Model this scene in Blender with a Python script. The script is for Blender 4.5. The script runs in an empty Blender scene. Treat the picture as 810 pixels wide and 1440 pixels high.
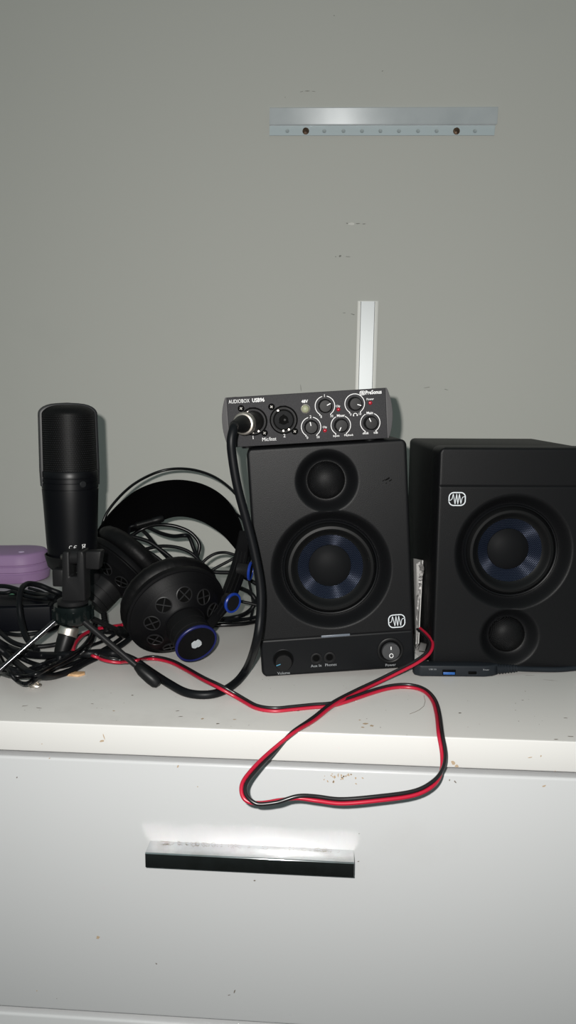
import bpy, bmesh, math, random
from mathutils import Vector, Matrix
PI = math.pi
scene = bpy.context.scene
COL = scene.collection
random.seed(4)

# ------------------------------------------------------------------ place and viewpoint
T = 0.775                       # height of the dresser top above the floor
WALL = 1.10                     # the wall behind, measured from the viewpoint
CAM = Vector((0, 0, T + 0.2566))
YAW, PITCH, ROLL, FPX = math.radians(4.0), 0.1546, 0.0055, 1060.0
fwd = Vector((-math.sin(YAW)*math.cos(PITCH), math.cos(YAW)*math.cos(PITCH), -math.sin(PITCH)))
_r = Vector((math.cos(YAW), math.sin(YAW), 0)); _u = _r.cross(fwd)
right = _r*math.cos(ROLL) + _u*math.sin(ROLL)
up = -_r*math.sin(ROLL) + _u*math.cos(ROLL)

def ray(px, py): return fwd + right*((px-405)/FPX) - up*((py-720)/FPX)
def atY(px, py, Y):
    d = ray(px, py); return CAM + d*(Y/d.y)
def atZ(px, py, h):             # h above the dresser top
    d = ray(px, py); return CAM + d*((T+h-CAM.z)/d.z)

# ------------------------------------------------------------------ materials
def mat(name, color, rough=0.5, metal=0.0, spec=0.5, noise=None, bump=None, coat=0.0, var=None):
    m = bpy.data.materials.new(name); m.use_nodes = True
    nt = m.node_tree; b = nt.nodes['Principled BSDF']
    b.inputs['Base Color'].default_value = (*color, 1); b.inputs['Roughness'].default_value = rough
    b.inputs['Metallic'].default_value = metal; b.inputs['Specular IOR Level'].default_value = spec
    b.inputs['Coat Weight'].default_value = coat
    tc = nt.nodes.new('ShaderNodeTexCoord')
    if bump:
        sc, st = bump
        n = nt.nodes.new('ShaderNodeTexNoise'); n.inputs['Scale'].default_value = sc; n.inputs['Detail'].default_value = 2
        bp = nt.nodes.new('ShaderNodeBump'); bp.inputs['Strength'].default_value = st; bp.inputs['Distance'].default_value = 0.0004
        nt.links.new(tc.outputs['Object'], n.inputs['Vector']); nt.links.new(n.outputs['Fac'], bp.inputs['Height'])
        nt.links.new(bp.outputs['Normal'], b.inputs['Normal'])
    if var:
        sc, c2, lo, hi = var
        n = nt.nodes.new('ShaderNodeTexNoise'); n.inputs['Scale'].default_value = sc; n.inputs['Detail'].default_value = 6
        r = nt.nodes.new('ShaderNodeValToRGB'); r.color_ramp.elements[0].position = lo; r.color_ramp.elements[1].position = hi
        r.color_ramp.elements[0].color = (*c2, 1); r.color_ramp.elements[1].color = (*color, 1)
        nt.links.new(tc.outputs['Object'], n.inputs['Vector']); nt.links.new(n.outputs['Fac'], r.inputs['Fac'])
        nt.links.new(r.outputs['Color'], b.inputs['Base Color'])
    return m

def stains(m, base, spots, noise2=None):
    """base colour broken up by worn marks: spots = [(scale, threshold, colour, softness, offset)]"""
    nt = m.node_tree; b = nt.nodes['Principled BSDF']; tc = nt.nodes.new('ShaderNodeTexCoord')
    prev = None
    for sc, th, c, soft, off in spots:
        mp = nt.nodes.new('ShaderNodeMapping'); mp.inputs['Location'].default_value = (off, off*1.7, off*.6)
        n = nt.nodes.new('ShaderNodeTexNoise'); n.inputs['Scale'].default_value = sc; n.inputs['Detail'].default_value = 8; n.inputs['Roughness'].default_value = 0.62
        r = nt.nodes.new('ShaderNodeMapRange'); r.inputs['From Min'].default_value = th; r.inputs['From Max'].default_value = th+soft
        mx = nt.nodes.new('ShaderNodeMix'); mx.data_type = 'RGBA'
        nt.links.new(tc.outputs['Object'], mp.inputs['Vector']); nt.links.new(mp.outputs['Vector'], n.inputs['Vector'])
        nt.links.new(n.outputs['Fac'], r.inputs['Value']); nt.links.new(r.outputs['Result'], mx.inputs['Factor'])
        if prev is None: mx.inputs['A'].default_value = (*base, 1)
        else: nt.links.new(prev, mx.inputs['A'])
        mx.inputs['B'].default_value = (*c, 1); prev = mx.outputs['Result']
    nt.links.new(prev, b.inputs['Base Color'])
    return m

M = {}
WALLC = (0.47, 0.468, 0.435)
M['wall'] = stains(mat('wall_paint', WALLC, 0.75, spec=0.2, bump=(60, 0.25)), WALLC,
                   [(2.2, 0.62, (0.44, 0.44, 0.41), 0.2, 3.1), (34, 0.755, (0.22, 0.22, 0.2), 0.03, 7.7)])
TOPC = (0.50, 0.487, 0.468)
M['top'] = stains(mat('worn_white_laminate', TOPC, 0.42, spec=0.4, bump=(90, 0.15)), TOPC,
                  [(7, 0.58, (0.43, 0.415, 0.398), 0.2, 1.3), (55, 0.725, (0.17, 0.12, 0.08), 0.03, 5.2), (130, 0.74, (0.1, 0.08, 0.06), 0.03, 2.4)])
WHITE = (0.465, 0.472, 0.478)
M['white'] = stains(mat('white_lacquer', WHITE, 0.32, spec=0.45), WHITE,
                    [(5, 0.6, (0.44, 0.44, 0.44), 0.25, 4.3), (38, 0.765, (0.30, 0.23, 0.16), 0.05, 9.1)])
M['edge'] = mat('white_edge_band', (0.57, 0.565, 0.55), 0.35)
M['chrome'] = mat('chrome', (0.68, 0.69, 0.70), 0.13, 1.0, var=(60, (0.58, 0.58, 0.57), 0.36, 0.55))
M['alu'] = mat('brushed_aluminium', (0.66, 0.70, 0.72), 0.36, 1.0, var=(25, (0.52, 0.56, 0.58), 0.3, 0.6))
def brushed(m, an):
    nt = m.node_tree; b = nt.nodes['Principled BSDF']; t = nt.nodes.new('ShaderNodeTangent'); t.direction_type = 'RADIAL'; t.axis = 'X'
    b.inputs['Anisotropic'].default_value = an; nt.links.new(t.outputs['Tangent'], b.inputs['Tangent']); return m
M['alu'] = brushed(mat('brushed_aluminium', (0.60, 0.615, 0.63), 0.21, 0.40, spec=.5, var=(25, (0.53, 0.55, 0.565), 0.3, 0.6)), .95)
M['alu_lip'] = mat('dull_aluminium', (0.46, 0.52, 0.54), 0.55, 0.35)
M['hole'] = mat('punched_dimple', (0.33, 0.37, 0.38), 0.6, 0.2)
M['strip'] = mat('satin_metal_trunking', (0.45, 0.47, 0.475), 0.42, 0.28, spec=.4)
M['strip_edge'] = mat('pale_trunking_edge', (0.55, 0.55, 0.52), 0.5, 0.2)
M['screw'] = mat('rusty_screw', (0.16, 0.10, 0.06), 0.5, 0.6, var=(300, (0.05, 0.03, 0.02), 0.4, 0.6))
M['vinyl'] = mat('black_vinyl', (0.004, 0.0042, 0.0045), 0.55, spec=0.2, bump=(900, 0.5))
M['baffle'] = mat('black_textured_baffle', (0.0040, 0.0042, 0.0048), 0.47, spec=0.17, bump=(1500, 0.32))
M['gloss'] = mat('black_smooth_panel', (0.0045, 0.0049, 0.0057), 0.42, spec=0.12, bump=(600, 0.06))
M['rubber'] = mat('black_rubber', (0.0038, 0.0040, 0.0043), 0.42, spec=0.2)
M['cap'] = mat('black_dust_cap', (0.0058, 0.0061, 0.0068), 0.55, spec=0.06)
M['dark'] = mat('deep_black', (0.0014, 0.0014, 0.0014), 0.7, spec=0.05)
M['knob'] = mat('black_knob', (0.0055, 0.0055, 0.0058), 0.48, spec=.15)
M['iface'] = mat('charcoal_powder_coat', (0.032, 0.0315, 0.0335), 0.6, spec=0.12, bump=(1800, 0.5), var=(900, (0.026, 0.0255, 0.0275), 0.4, 0.6))
M['iface_cap'] = mat('grey_end_cap', (0.062, 0.060, 0.062), 0.55, spec=.25, bump=(1800, 0.4))
M['ink'] = mat('white_print', (0.66, 0.66, 0.66), 0.6, spec=0.2)
M['ink_dim'] = mat('faint_grey_print', (0.24, 0.25, 0.26), 0.6, spec=0.2)
M['logo'] = mat('silver_print', (0.62, 0.66, 0.69), 0.4, 0.1)
M['red_led'] = mat('red_lamp', (0.26, 0.006, 0.016), 0.25, coat=0.3)
M['btn'] = mat('pale_green_button', (0.22, 0.23, 0.15), 0.45, spec=.3)
M['silver'] = mat('worn_nickel', (0.72, 0.67, 0.61), 0.40, 1.0, var=(200, (0.55, 0.5, 0.45), 0.35, 0.6))
M['shell'] = mat('dark_nickel', (0.07, 0.068, 0.064), 0.4, 0.9)
M['cable'] = mat('black_cable', (0.0030, 0.0034, 0.0043), 0.45, spec=0.17)
M['cable_gloss'] = mat('glossy_black_cable', (0.0025, 0.0025, 0.003), 0.27, spec=0.25)
M['red'] = mat('red_wire', (0.36, 0.008, 0.028), 0.34, spec=0.5)
M['blackwire'] = mat('black_wire', (0.010, 0.009, 0.010), 0.3, spec=0.5)
M['mic'] = mat('black_microphone_paint', (0.0020, 0.0022, 0.0030), 0.38, spec=0.2)
M['mic2'] = mat('black_ring_paint', (0.008, 0.0085, 0.0095), 0.45, spec=.3)
M['plastic'] = mat('black_plastic', (0.0085, 0.0085, 0.009), 0.45, bump=(700, 0.1), spec=0.16)
M['smoke'] = mat('smoked_plastic', (0.0035, 0.0055, 0.0055), 0.18, spec=0.3)
M['rod'] = mat('polished_black_rod', (0.07, 0.07, 0.075), 0.16, 0.95)
M['leather'] = mat('black_leatherette', (0.0028, 0.0028, 0.0031), 0.5, spec=0.15, bump=(150, 1.0))
M['strap'] = mat('matt_black_strap', (0.0012, 0.0012, 0.0014), 0.85, spec=0.04)
M['vent_rim'] = mat('vent_rim', (0.011, 0.011, 0.0118), 0.45, spec=.25)
M['cup'] = mat('black_cup_plastic', (0.0030, 0.0030, 0.0035), 0.5, spec=0.11, bump=(900, 0.2))
M['blue'] = mat('blue_ring', (0.008, 0.030, 0.22), 0.35, spec=0.3)
M['navy'] = mat('navy_ring', (0.007, 0.010, 0.075), 0.4, spec=0.25)
M['usb'] = mat('blue_socket', (0.010, 0.075, 0.27), 0.45)
M['hub'] = mat('slate_black_plastic', (0.009, 0.0115, 0.015), 0.5, spec=.25)
M['purple'] = mat('lilac_plastic', (0.285, 0.175, 0.32), 0.5, spec=0.35)
M['purple_glint'] = mat('lilac_highlight', (0.55, 0.42, 0.62), 0.4)  # paler lilac paints the highlight on the embossed dot
M['card'] = mat('white_card', (0.52, 0.515, 0.50), 0.6)
M['foil'] = mat('crumpled_foil', (0.25, 0.245, 0.24), 0.45, 0.5, bump=(220, 1.0))
M['box'] = mat('black_box_plastic', (0.0018, 0.0022, 0.004), 0.5, spec=.12)
M['green'] = mat('green_tag', (0.10, 0.26, 0.16), 0.5)
M['greyflap'] = mat('grey_scrap', (0.05, 0.048, 0.046), 0.6)
M['wood'] = mat('pale_wood', (0.55, 0.36, 0.20), 0.6, var=(150, (0.4, 0.24, 0.12), 0.4, 0.6))
M['floor'] = mat('dark_floor', (0.025, 0.022, 0.02), 0.6, var=(6, (0.02, 0.017, 0.015), 0.4, 0.6))

def weave_mat(name, c_hi, c_lo, scale, rough, metal, bumpd, rot=0.0):
    """a woven cloth: fine crossing threads in the part's own x-z plane"""
    m = mat(name, c_hi, rough, metal, spec=.15); nt = m.node_tree; b = nt.nodes['Principled BSDF']
    tc = nt.nodes.new('ShaderNodeTexCoord'); mp = nt.nodes.new('ShaderNodeMapping'); mp.inputs['Rotation'].default_value = (PI/2, 0, rot)
    br = nt.nodes.new('ShaderNodeTexBrick'); br.inputs['Scale'].default_value = scale
    br.inputs['Color1'].default_value = (*c_hi, 1); br.inputs['Color2'].default_value = tuple(x*.8 for x in c_hi)+(1,); br.inputs['Mortar'].default_value = (*c_lo, 1)
    br.inputs['Mortar Size'].default_value = 0.05; br.inputs['Brick Width'].default_value = 0.22; br.inputs['Row Height'].default_value = 0.13; br.inputs['Mortar Smooth'].default_value = 0.5
    bp = nt.nodes.new('ShaderNodeBump'); bp.inputs['Distance'].default_value = bumpd; bp.inputs['Strength'].default_value = 0.6; bp.invert = True
    nt.links.new(tc.outputs['Object'], mp.inputs['Vector']); nt.links.new(mp.outputs['Vector'], br.inputs['Vector'])
    nt.links.new(br.outputs['Color'], b.inputs['Base Color']); nt.links.new(br.outputs['Fac'], bp.inputs['Height']); nt.links.new(bp.outputs['Normal'], b.inputs['Normal'])
    return m
M['weave'] = weave_mat('woven_blue_grey_cone', (0.075, 0.092, 0.165), (0.010, 0.013, 0.028), 130, 0.36, 0.45, 0.0003)
def woven_cone():
    m = bpy.data.materials.new('woven_blue_grey_cone'); m.use_nodes = True; nt = m.node_tree; N = nt.nodes; Lk = nt.links.new
    N.remove(N['Principled BSDF']); out = N['Material Output']
    tc = N.new('ShaderNodeTexCoord'); mp = N.new('ShaderNodeMapping'); mp.inputs['Rotation'].default_value = (PI/2, 0, 0); Lk(tc.outputs['Object'], mp.inputs['Vector'])
    br = N.new('ShaderNodeTexBrick'); br.inputs['Scale'].default_value = 130; br.inputs['Mortar Size'].default_value = .045; br.inputs['Brick Width'].default_value = .2; br.inputs['Row Height'].default_value = .14
    Lk(mp.outputs['Vector'], br.inputs['Vector'])
    gl = []
    for v in ((1, 0, 0), (0, 0, 1)):
        vt = N.new('ShaderNodeVectorTransform'); vt.vector_type = 'VECTOR'; vt.convert_from = 'OBJECT'; vt.convert_to = 'WORLD'; vt.inputs['Vector'].default_value = v
        g = N.new('ShaderNodeBsdfAnisotropic'); g.inputs['Color'].default_value = (.080, .088, .118, 1); g.inputs['Roughness'].default_value = .6; g.inputs['Anisotropy'].default_value = .82
        Lk(vt.outputs['Vector'], g.inputs['Tangent']); gl.append(g)
    mx = N.new('ShaderNodeMixShader'); Lk(gl[0].outputs[0], mx.inputs[1]); Lk(gl[1].outputs[0], mx.inputs[2])
    df = N.new('ShaderNodeBsdfDiffuse'); df.inputs['Color'].default_value = (.016, .020, .031, 1)
    ad = N.new('ShaderNodeAddShader'); Lk(mx.outputs[0], ad.inputs[0]); Lk(df.outputs[0], ad.inputs[1])
    dk = N.new('ShaderNodeBsdfDiffuse'); dk.inputs['Color'].default_value = (.004, .006, .012, 1)
    m2 = N.new('ShaderNodeMixShader'); Lk(br.outputs['Fac'], m2.inputs[0]); Lk(ad.outputs[0], m2.inputs[1]); Lk(dk.outputs[0], m2.inputs[2]); Lk(m2.outputs[0], out.inputs['Surface'])
    return m
M['weave'] = woven_cone()
M['domemesh'] = weave_mat('black_dome_mesh', (0.013, 0.0133, 0.015), (0.0006, 0.0006, 0.0006), 130, 0.5, 0.0, 0.0005, 0.5)

def grille_mat():
    m = mat('black_wire_grille', (0.03, 0.03, 0.034), 0.5, 0.0, spec=.15); nt = m.node_tree; b = nt.nodes['Principled BSDF']
    uv = nt.nodes.new('ShaderNodeUVMap'); mp = nt.nodes.new('ShaderNodeMapping'); mp.inputs['Scale'].default_value = (70, 34, 1)
    mp.inputs['Rotation'].default_value = (0, 0, 0)
    br = nt.nodes.new('ShaderNodeTexBrick'); br.inputs['Scale'].default_value = 1.0
    br.inputs['Color1'].default_value = (0.0095, 0.0098, 0.011, 1); br.inputs['Color2'].default_value = (0.0065, 0.0067, 0.0075, 1); br.inputs['Mortar'].default_value = (0.001, 0.001, 0.001, 1)
    br.inputs['Mortar Size'].default_value = 0.27; br.inputs['Brick Width'].default_value = 1.0; br.inputs['Row Height'].default_value = 0.8; br.inputs['Mortar Smooth'].default_value = 0.6
    bp = nt.nodes.new('ShaderNodeBump'); bp.inputs['Distance'].default_value = 0.0008; bp.inputs['Strength'].default_value = 0.9; bp.invert = True
    nt.links.new(uv.outputs['UV'], mp.inputs['Vector']); nt.links.new(mp.outputs['Vector'], br.inputs['Vector'])
    nt.links.new(br.outputs['Color'], b.inputs['Base Color']); nt.links.new(br.outputs['Fac'], bp.inputs['Height']); nt.links.new(bp.outputs['Normal'], b.inputs['Normal'])
    return m
M['grille'] = grille_mat()

# ------------------------------------------------------------------ mesh builder
def basis(axis, hint=None):
    a = Vector(axis).normalized()
    h = Vector(hint) if hint else (Vector((0, 0, 1)) if abs(a.z) < 0.9 else Vector((1, 0, 0)))
    u = h.cross(a).normalized(); v = a.cross(u)
    return a, u, v

class MB:
    def __init__(s): s.v = []; s.f = []; s.m = []; s.s = []; s.uv = {}
    def add(s, vs, fs, mi=0, smooth=True):
        o = len(s.v); s.v += [Vector(p) for p in vs]
        for f in fs: s.f.append([i+o for i in f]); s.m.append(mi); s.s.append(smooth)
    def lathe(s, prof, o, axis, seg=48, mi=0, smooth=True, hint=None, uv=False, squash=None):
        """prof: (radius, distance along axis); end radii of 0 close the shape"""
        a, u, v = basis(axis, hint); o = Vector(o); base = len(s.v); ring = []
        for r, t in prof:
            if r < 1e-7: ring.append([len(s.v)]); s.v.append(o + a*t); continue
            row = []
            for k in range(seg):
                w = 2*PI*k/seg; row.append(len(s.v))
                s.v.append(o + a*t + u*(r*math.cos(w)) + v*(r*math.sin(w)*(squash or 1)))
            ring.append(row)
        L = len(prof)
        for i in range(L-1):
            A, B = ring[i], ring[i+1]
            if len(A) == 1 and len(B) == 1: continue
            for k in range(seg):
                k2 = (k+1) % seg
                if len(A) == 1: f = [A[0], B[k2], B[k]]
                elif len(B) == 1: f = [A[k], A[k2], B[0]]
                else: f = [A[k], A[k2], B[k2], B[k]]
                if uv: s.uv[len(s.f)] = [((k if x in (A[k] if len(A) > 1 else -1, B[k] if len(B) > 1 else -1) else k+1)/seg, (i if x in A else i+1)/(L-1)) for x in f]
                s.f.append(f); s.m.append(mi); s.s.append(smooth)
    def tube(s, pts, r, seg=10, mi=0, cap=True, flat=None, upv=None):
        """sweep along points; r a number or a list; flat = (a, b) gives an oval section, a along upv"""
        pts = [Vector(p) for p in pts]; n = len(pts)
        tan = [(pts[min(i+1, n-1)] - pts[max(i-1, 0)]).normalized() for i in range(n)]
        nrm = Vector(upv) if upv else (Vector((0, 0, 1)) if abs(tan[0].z) < 0.9 else Vector((1, 0, 0)))
        base = len(s.v)
        for i in range(n):
            if upv: nrm = Vector(upv)
            nrm = (nrm - tan[i]*nrm.dot(tan[i])).normalized(); b = tan[i].cross(nrm)
            ri = r[i] if isinstance(r, (list, tuple)) else r
            for k in range(seg):
                w = 2*PI*k/seg
                x, y = (ri*math.cos(w), ri*math.sin(w)) if not flat else (flat[0]*math.cos(w), flat[1]*math.sin(w))
                s.v.append(pts[i] + nrm*x + b*y)
        fs = []
        for i in range(n-1):
            for k in range(seg):
                k2 = (k+1) % seg
                s.f.append([base+i*seg+k, base+i*seg+k2, base+(i+1)*seg+k2, base+(i+1)*seg+k]); s.m.append(mi); s.s.append(True)
        if cap:
            s.f.append([base+k for k in range(seg)][::-1]); s.m.append(mi); s.s.append(False)
            s.f.append([base+(n-1)*seg+k for k in range(seg)]); s.m.append(mi); s.s.append(False)
    def rbox(s, lo, hi, bev=0.002, mi=0, seg=3, mx=None, smooth=True):
        bm = bmesh.new(); bmesh.ops.create_cube(bm, size=1)
        lo, hi = Vector(lo), Vector(hi)
        for v in bm.verts: v.co = Vector(((v.co[i]+.5)*(hi[i]-lo[i])+lo[i]) for i in range(3))
        if bev > 0: bmesh.ops.bevel(bm, geom=list(bm.edges), offset=bev, segments=seg, profile=0.5, affect='EDGES')
        s.bm(bm, mi, mx, smooth)
    def bm(s, bm, mi=0, mx=None, smooth=True):
        bm.verts.index_update()
        s.add([(mx @ v.co) if mx else v.co.copy() for v in bm.verts], [[v.index for v in f.verts] for f in bm.faces], mi, smooth); bm.free()
    def prism(s, poly, o, ex, ey, depth, bev=0.0, mi=0, seg=2, smooth=False):
        """outline poly (x, y) in the ex-ey plane at o, extruded by the vector depth"""
        o, ex, ey, d = Vector(o), Vector(ex), Vector(ey), Vector(depth)
        bm = bmesh.new(); vs = [bm.verts.new(o + ex*x + ey*y) for x, y in poly]; f = bm.faces.new(vs)
        r = bmesh.ops.extrude_face_region(bm, geom=[f]); nv = [e for e in r['geom'] if isinstance(e, bmesh.types.BMVert)]
        bmesh.ops.translate(bm, verts=nv, vec=d); bmesh.ops.recalc_face_normals(bm, faces=bm.faces)
        if bev:
            es = [e for e in bm.edges if len(e.link_faces) == 2 and e.link_faces[0].normal.angle(e.link_faces[1].normal, 0) > 0.6]
            bmesh.ops.bevel(bm, geom=es, offset=bev, segments=seg, profile=0.5, affect='EDGES')
        s.bm(bm, mi, None, smooth)
    def ribbon(s, pts, w, o, ex, ey, n, mi=0):
        """a flat printed line of width w through (x, y) points"""
        o, ex, ey, n = Vector(o), Vector(ex), Vector(ey), Vector(n)
        P = [Vector((p[0], p[1])) for p in pts]; vs = []; k = len(P)
        for i in range(k):
            t = (P[min(i+1, k-1)] - P[max(i-1, 0)]); t.normalize(); q = Vector((-t.y, t.x))*(w/2)
            for c in (P[i]+q, P[i]-q): vs.append(o + ex*c.x + ey*c.y + n)
        s.add(vs, [[2*i, 2*i+1, 2*i+3, 2*i+2] for i in range(k-1)], mi, False)
    def text(s, t, size, o, ex, ey, mi=0, align='CENTER', bold=0.0, sx=1.0):
        c = bpy.data.curves.new('tmp', 'FONT'); c.body = t; c.size = size; c.align_x = align; c.align_y = 'CENTER'; c.offset = bold; c.resolution_u = 2
        ob = bpy.data.objects.new('tmp', c); COL.objects.link(ob)
        bpy.context.view_layer.update()
        me = bpy.data.meshes.new_from_object(ob.evaluated_get(bpy.context.evaluated_depsgraph_get()))
        o, ex, ey = Vector(o), Vector(ex), Vector(ey)
        s.add([o + ex*(v.co.x*sx) + ey*v.co.y for v in me.vertices], [list(p.vertices) for p in me.polygons], mi, False)
        bpy.data.objects.remove(ob); bpy.data.curves.remove(c); bpy.data.meshes.remove(me)
    def build(s, name, mats, parent=None, world=True, subsurf=0):
        me = bpy.data.meshes.new(name)
        vs = s.v
        if parent is not None and world:
            inv = wm(parent).inverted(); vs = [inv @ v for v in vs]
        me.from_pydata([tuple(v) for v in vs], [], s.f)
        for k in (mats if isinstance(mats, (list, tuple)) else [mats]): me.materials.append(M[k])
        for p, mi, sm in zip(me.polygons, s.m, s.s): p.material_index = mi; p.use_smooth = sm
        if s.uv:
            ul = me.uv_layers.new(name='UVMap')
            for fi, co in s.uv.items():
                for li, c in zip(me.polygons[fi].loop_indices, co): ul.data[li].uv = c
        me.update()
        if not s.uv:
            b = bmesh.new(); b.from_mesh(me); bmesh.ops.recalc_face_normals(b, faces=b.faces); b.to_mesh(me); b.free()
        o = bpy.data.objects.new(name, me); COL.objects.link(o)
        if parent is not None: o.parent = parent
        try: me.set_sharp_from_angle(angle=math.radians(38))
        except Exception: pass
        return o

def wm(o):
    m = o.matrix_basis.copy()
    while o.parent: o = o.parent; m = o.matrix_basis @ m
    return m
def thing(name, label, cat, loc, mx=None, group=None):
    o = bpy.data.objects.new(name, None); COL.objects.link(o); o.empty_display_size = 0.02
    o.matrix_basis = mx if mx is not None else Matrix.Translation(Vector(loc))
    o['label'] = label; o['category'] = cat
    if group: o['group'] = group
    return o
def tag(o, label, cat, group=None):
    o['label'] = label; o['category'] = cat
    if group: o['group'] = group
    return o
def struct(o): o['kind'] = 'structure'; return o

def spline(P, per=10):
    P = [Vector(p) for p in P]; Q = [P[0]*2-P[1]] + P + [P[-1]*2-P[-2]]; out = []
    for i in range(1, len(Q)-2):
        a, b, c, d = Q[i-1], Q[i], Q[i+1], Q[i+2]
        for k in range(per):
            t = k/per; out.append(.5*((2*b)+(c-a)*t+(2*a-5*b+4*c-d)*t*t+(3*b-a-3*c+d)*t**3))
    out.append(P[-1]); return out
def path(L):
    """(px, py, 'z', height above top) or (px, py, 'y', distance)"""
    return [atZ(a, b, v) if k == 'z' else atY(a, b, v) for a, b, k, v in L]

# ------------------------------------------------------------------ the setting
def quad(name, vs, m):
    mb = MB(); mb.add(vs, [[0, 1, 2, 3]], 0, False); return mb.build(name, m)
M['scuff'] = mat('dark_scuff', (0.20, 0.20, 0.18), 0.8)
M['chip'] = mat('pale_paint_chip', (0.60, 0.59, 0.55), 0.8)
M['rust'] = mat('rust_stain', (0.36, 0.27, 0.18), 0.7)
M['grime'] = mat('grime_speck', (0.13, 0.11, 0.09), 0.8)
rg = random.Random(11)
def fleck(mb, c, ex, ey, n, L, w, mi, ang=0.0):
    """an irregular small mark lying on a surface"""
    k = 9; ca, sa = math.cos(ang), math.sin(ang); vs = []
    for i in range(k):
        t = 2*PI*i/k; r = rg.uniform(.55, 1.1); x, y = L/2*r*math.cos(t), w/2*r*math.sin(t)
        vs.append(Vector(c) + Vector(ex)*(x*ca-y*sa) + Vector(ey)*(x*sa+y*ca) + Vector(n)*.00025)
    mb.add(vs, [list(range(k))], mi, False)
def on_wall(mb, px, py, L, w, mi, ang=0.0): fleck(mb, atY(px, py, WALL), (1, 0, 0), (0, 0, 1), (0, -1, 0), L, w, mi, ang)
mb = MB(); mb.rbox((-2.2, WALL, 0), (2.2, WALL+.1, 2.6), 0, smooth=False)
for px, py, L, w, mi, a in ((494, 315, .011, .004, 2, 0), (488, 314, .003, .002, 1, 0), (503, 314.5, .008, .0018, 1, 0), (512, 315, .006, .0012, 1, 0), (478, 360.5, .004, .003, 1, .5), (472, 361, .002, .0015, 1, 0), (489, 361, .007, .0012, 1, 0),
        (432, 128, .009, .0014, 1, 0), (424, 129, .006, .0009, 1, .2), (441, 128.5, .006, .0007, 1, -.1), (401, 137, .0012, .002, 1, 0), (538, 100, .003, .0012, 1, .3), (496, 442, .006, .0014, 1, -.3), (484, 440, .005, .0012, 1, 0), (423, 545, .0010, .012, 1, .1), (600, 545, .012, .0012, 1, .15), (628, 548, .007, .001, 1, -.2), (470, 22, .002, .0014, 1, 0), (330, 560, .002, .003, 1, 0)):
    on_wall(mb, px, py, L, w, mi, a)
struct(mb.build('wall_back', ['wall', 'scuff', 'chip']))
mb = MB(); mb.rbox((-2.2, -2.2, -.05), (2.2, WALL+.1, 0), 0, smooth=False); struct(mb.build('floor', 'floor'))

# dresser
FRONT = 0.5475
XL, XR = -0.56, 0.44
DR = thing('dresser', 'white lacquered chest of drawers with chrome handle carrying all the audio gear', 'dresser', ((XL+XR)/2, (FRONT+WALL)/2, 0))
mb = MB(); mb.rbox((XL, FRONT, T-.0245), (XR, WALL-.003, T), .0005)
def on_top(px, py, L, w, mi, ang=0.0): fleck(mb, atZ(px, py, 0), (1, 0, 0), (0, 1, 0), (0, 0, 1), L, w, mi, ang)
for px, py, L, w, mi, a in ((514, 1018, .0050, .003, 1, .4), (510, 1023, .0035, .002, 1, -.3), (523, 1021, .0035, .004, 1, .9), (506, 1013, .002, .002, 1, 0), (419, 1000, .003, .0015, 2, 0), (250, 1000, .004, .0012, 2, .5), (254, 1008, .0045, .0012, 2, .3), (285, 1011, .003, .003, 1, 0), (330, 1012, .0035, .002, 1, .2), (306, 1018, .004, .002, 2, .3),
        (795, 1010, .004, .0012, 2, 0), (782, 1040, .004, .0014, 2, .2), (802, 1036, .005, .0014, 2, 0), (647, 1003, .003, .002, 2, .5), (735, 985, .002, .001, 2, 0), (186, 978, .0024, .0018, 2, 0), (35, 993, .007, .0012, 2, .3), (55, 996, .006, .0010, 2, -.2), (130, 990, .003, .001, 2, 0), (160, 1000, .002, .002, 1, 0), (745, 950, .012, .0006, 2, .1), (775, 957, .014, .0006, 2, -.2)):
    on_top(px, py, L, w, mi, a)
for k in range(45): on_top(rg.uniform(5, 800), rg.uniform(955, 1035), rg.uniform(.0005, .0014), rg.uniform(.0004, .001), 2, rg.uniform(0, 3))
mb.tube([atZ(x, y, .0004) for x, y in ((596, 978), (598, 986), (596, 993), (590, 998), (584, 1001), (576, 1004))], .00016, 5, 2)
mb.build('top_panel', ['top', 'rust', 'grime'], DR)
mb = MB(); mb.rbox((XL, FRONT-.0012, T-.0243), (XR, FRONT+.0002, T+.0001), .0009); NB_ = len(mb.v)
for px, py, L, w, a in ((147, 1035, .0008, .006, .3), (144, 1041, .004, .0022, .2), (637, 1072, .003, .005, .6), (642, 1076, .003, .004, 1.2), (745, 1064, .004, .0008, .2), (760, 1062, .0012, .002, 0), (780, 1083, .001, .001, 0), (60, 1045, .001, .001, 0)):
    fleck(mb, atY(px, py, FRONT), (1, 0, 0), (0, 0, 1), (0, -1, 0), L, w, 1, a)
for i_ in range(len(mb.v)):
    if mb.m and i_ >= NB_: mb.v[i_].y -= .0012
mb.build('front_edge_band', ['edge', 'rust'], DR)
for x0 in (XL, XR-.018):
    mb = MB(); mb.rbox((x0, FRONT+.02, 0), (x0+.018, WALL-.004, T-.0245), .0008); mb.build('side_panel', 'white', DR)
mb = MB(); mb.rbox((XL+.018, WALL-.012, .02), (XR-.018, WALL-.004, T-.0245), 0); mb.build('back_panel', 'white', DR)
mb = MB(); mb.rbox((XL+.018, FRONT+.04, 0), (XR-.018, FRONT+.055, .05), .0008); mb.build('plinth', 'white', DR)
zt = T-.0300
tops = []
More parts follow.
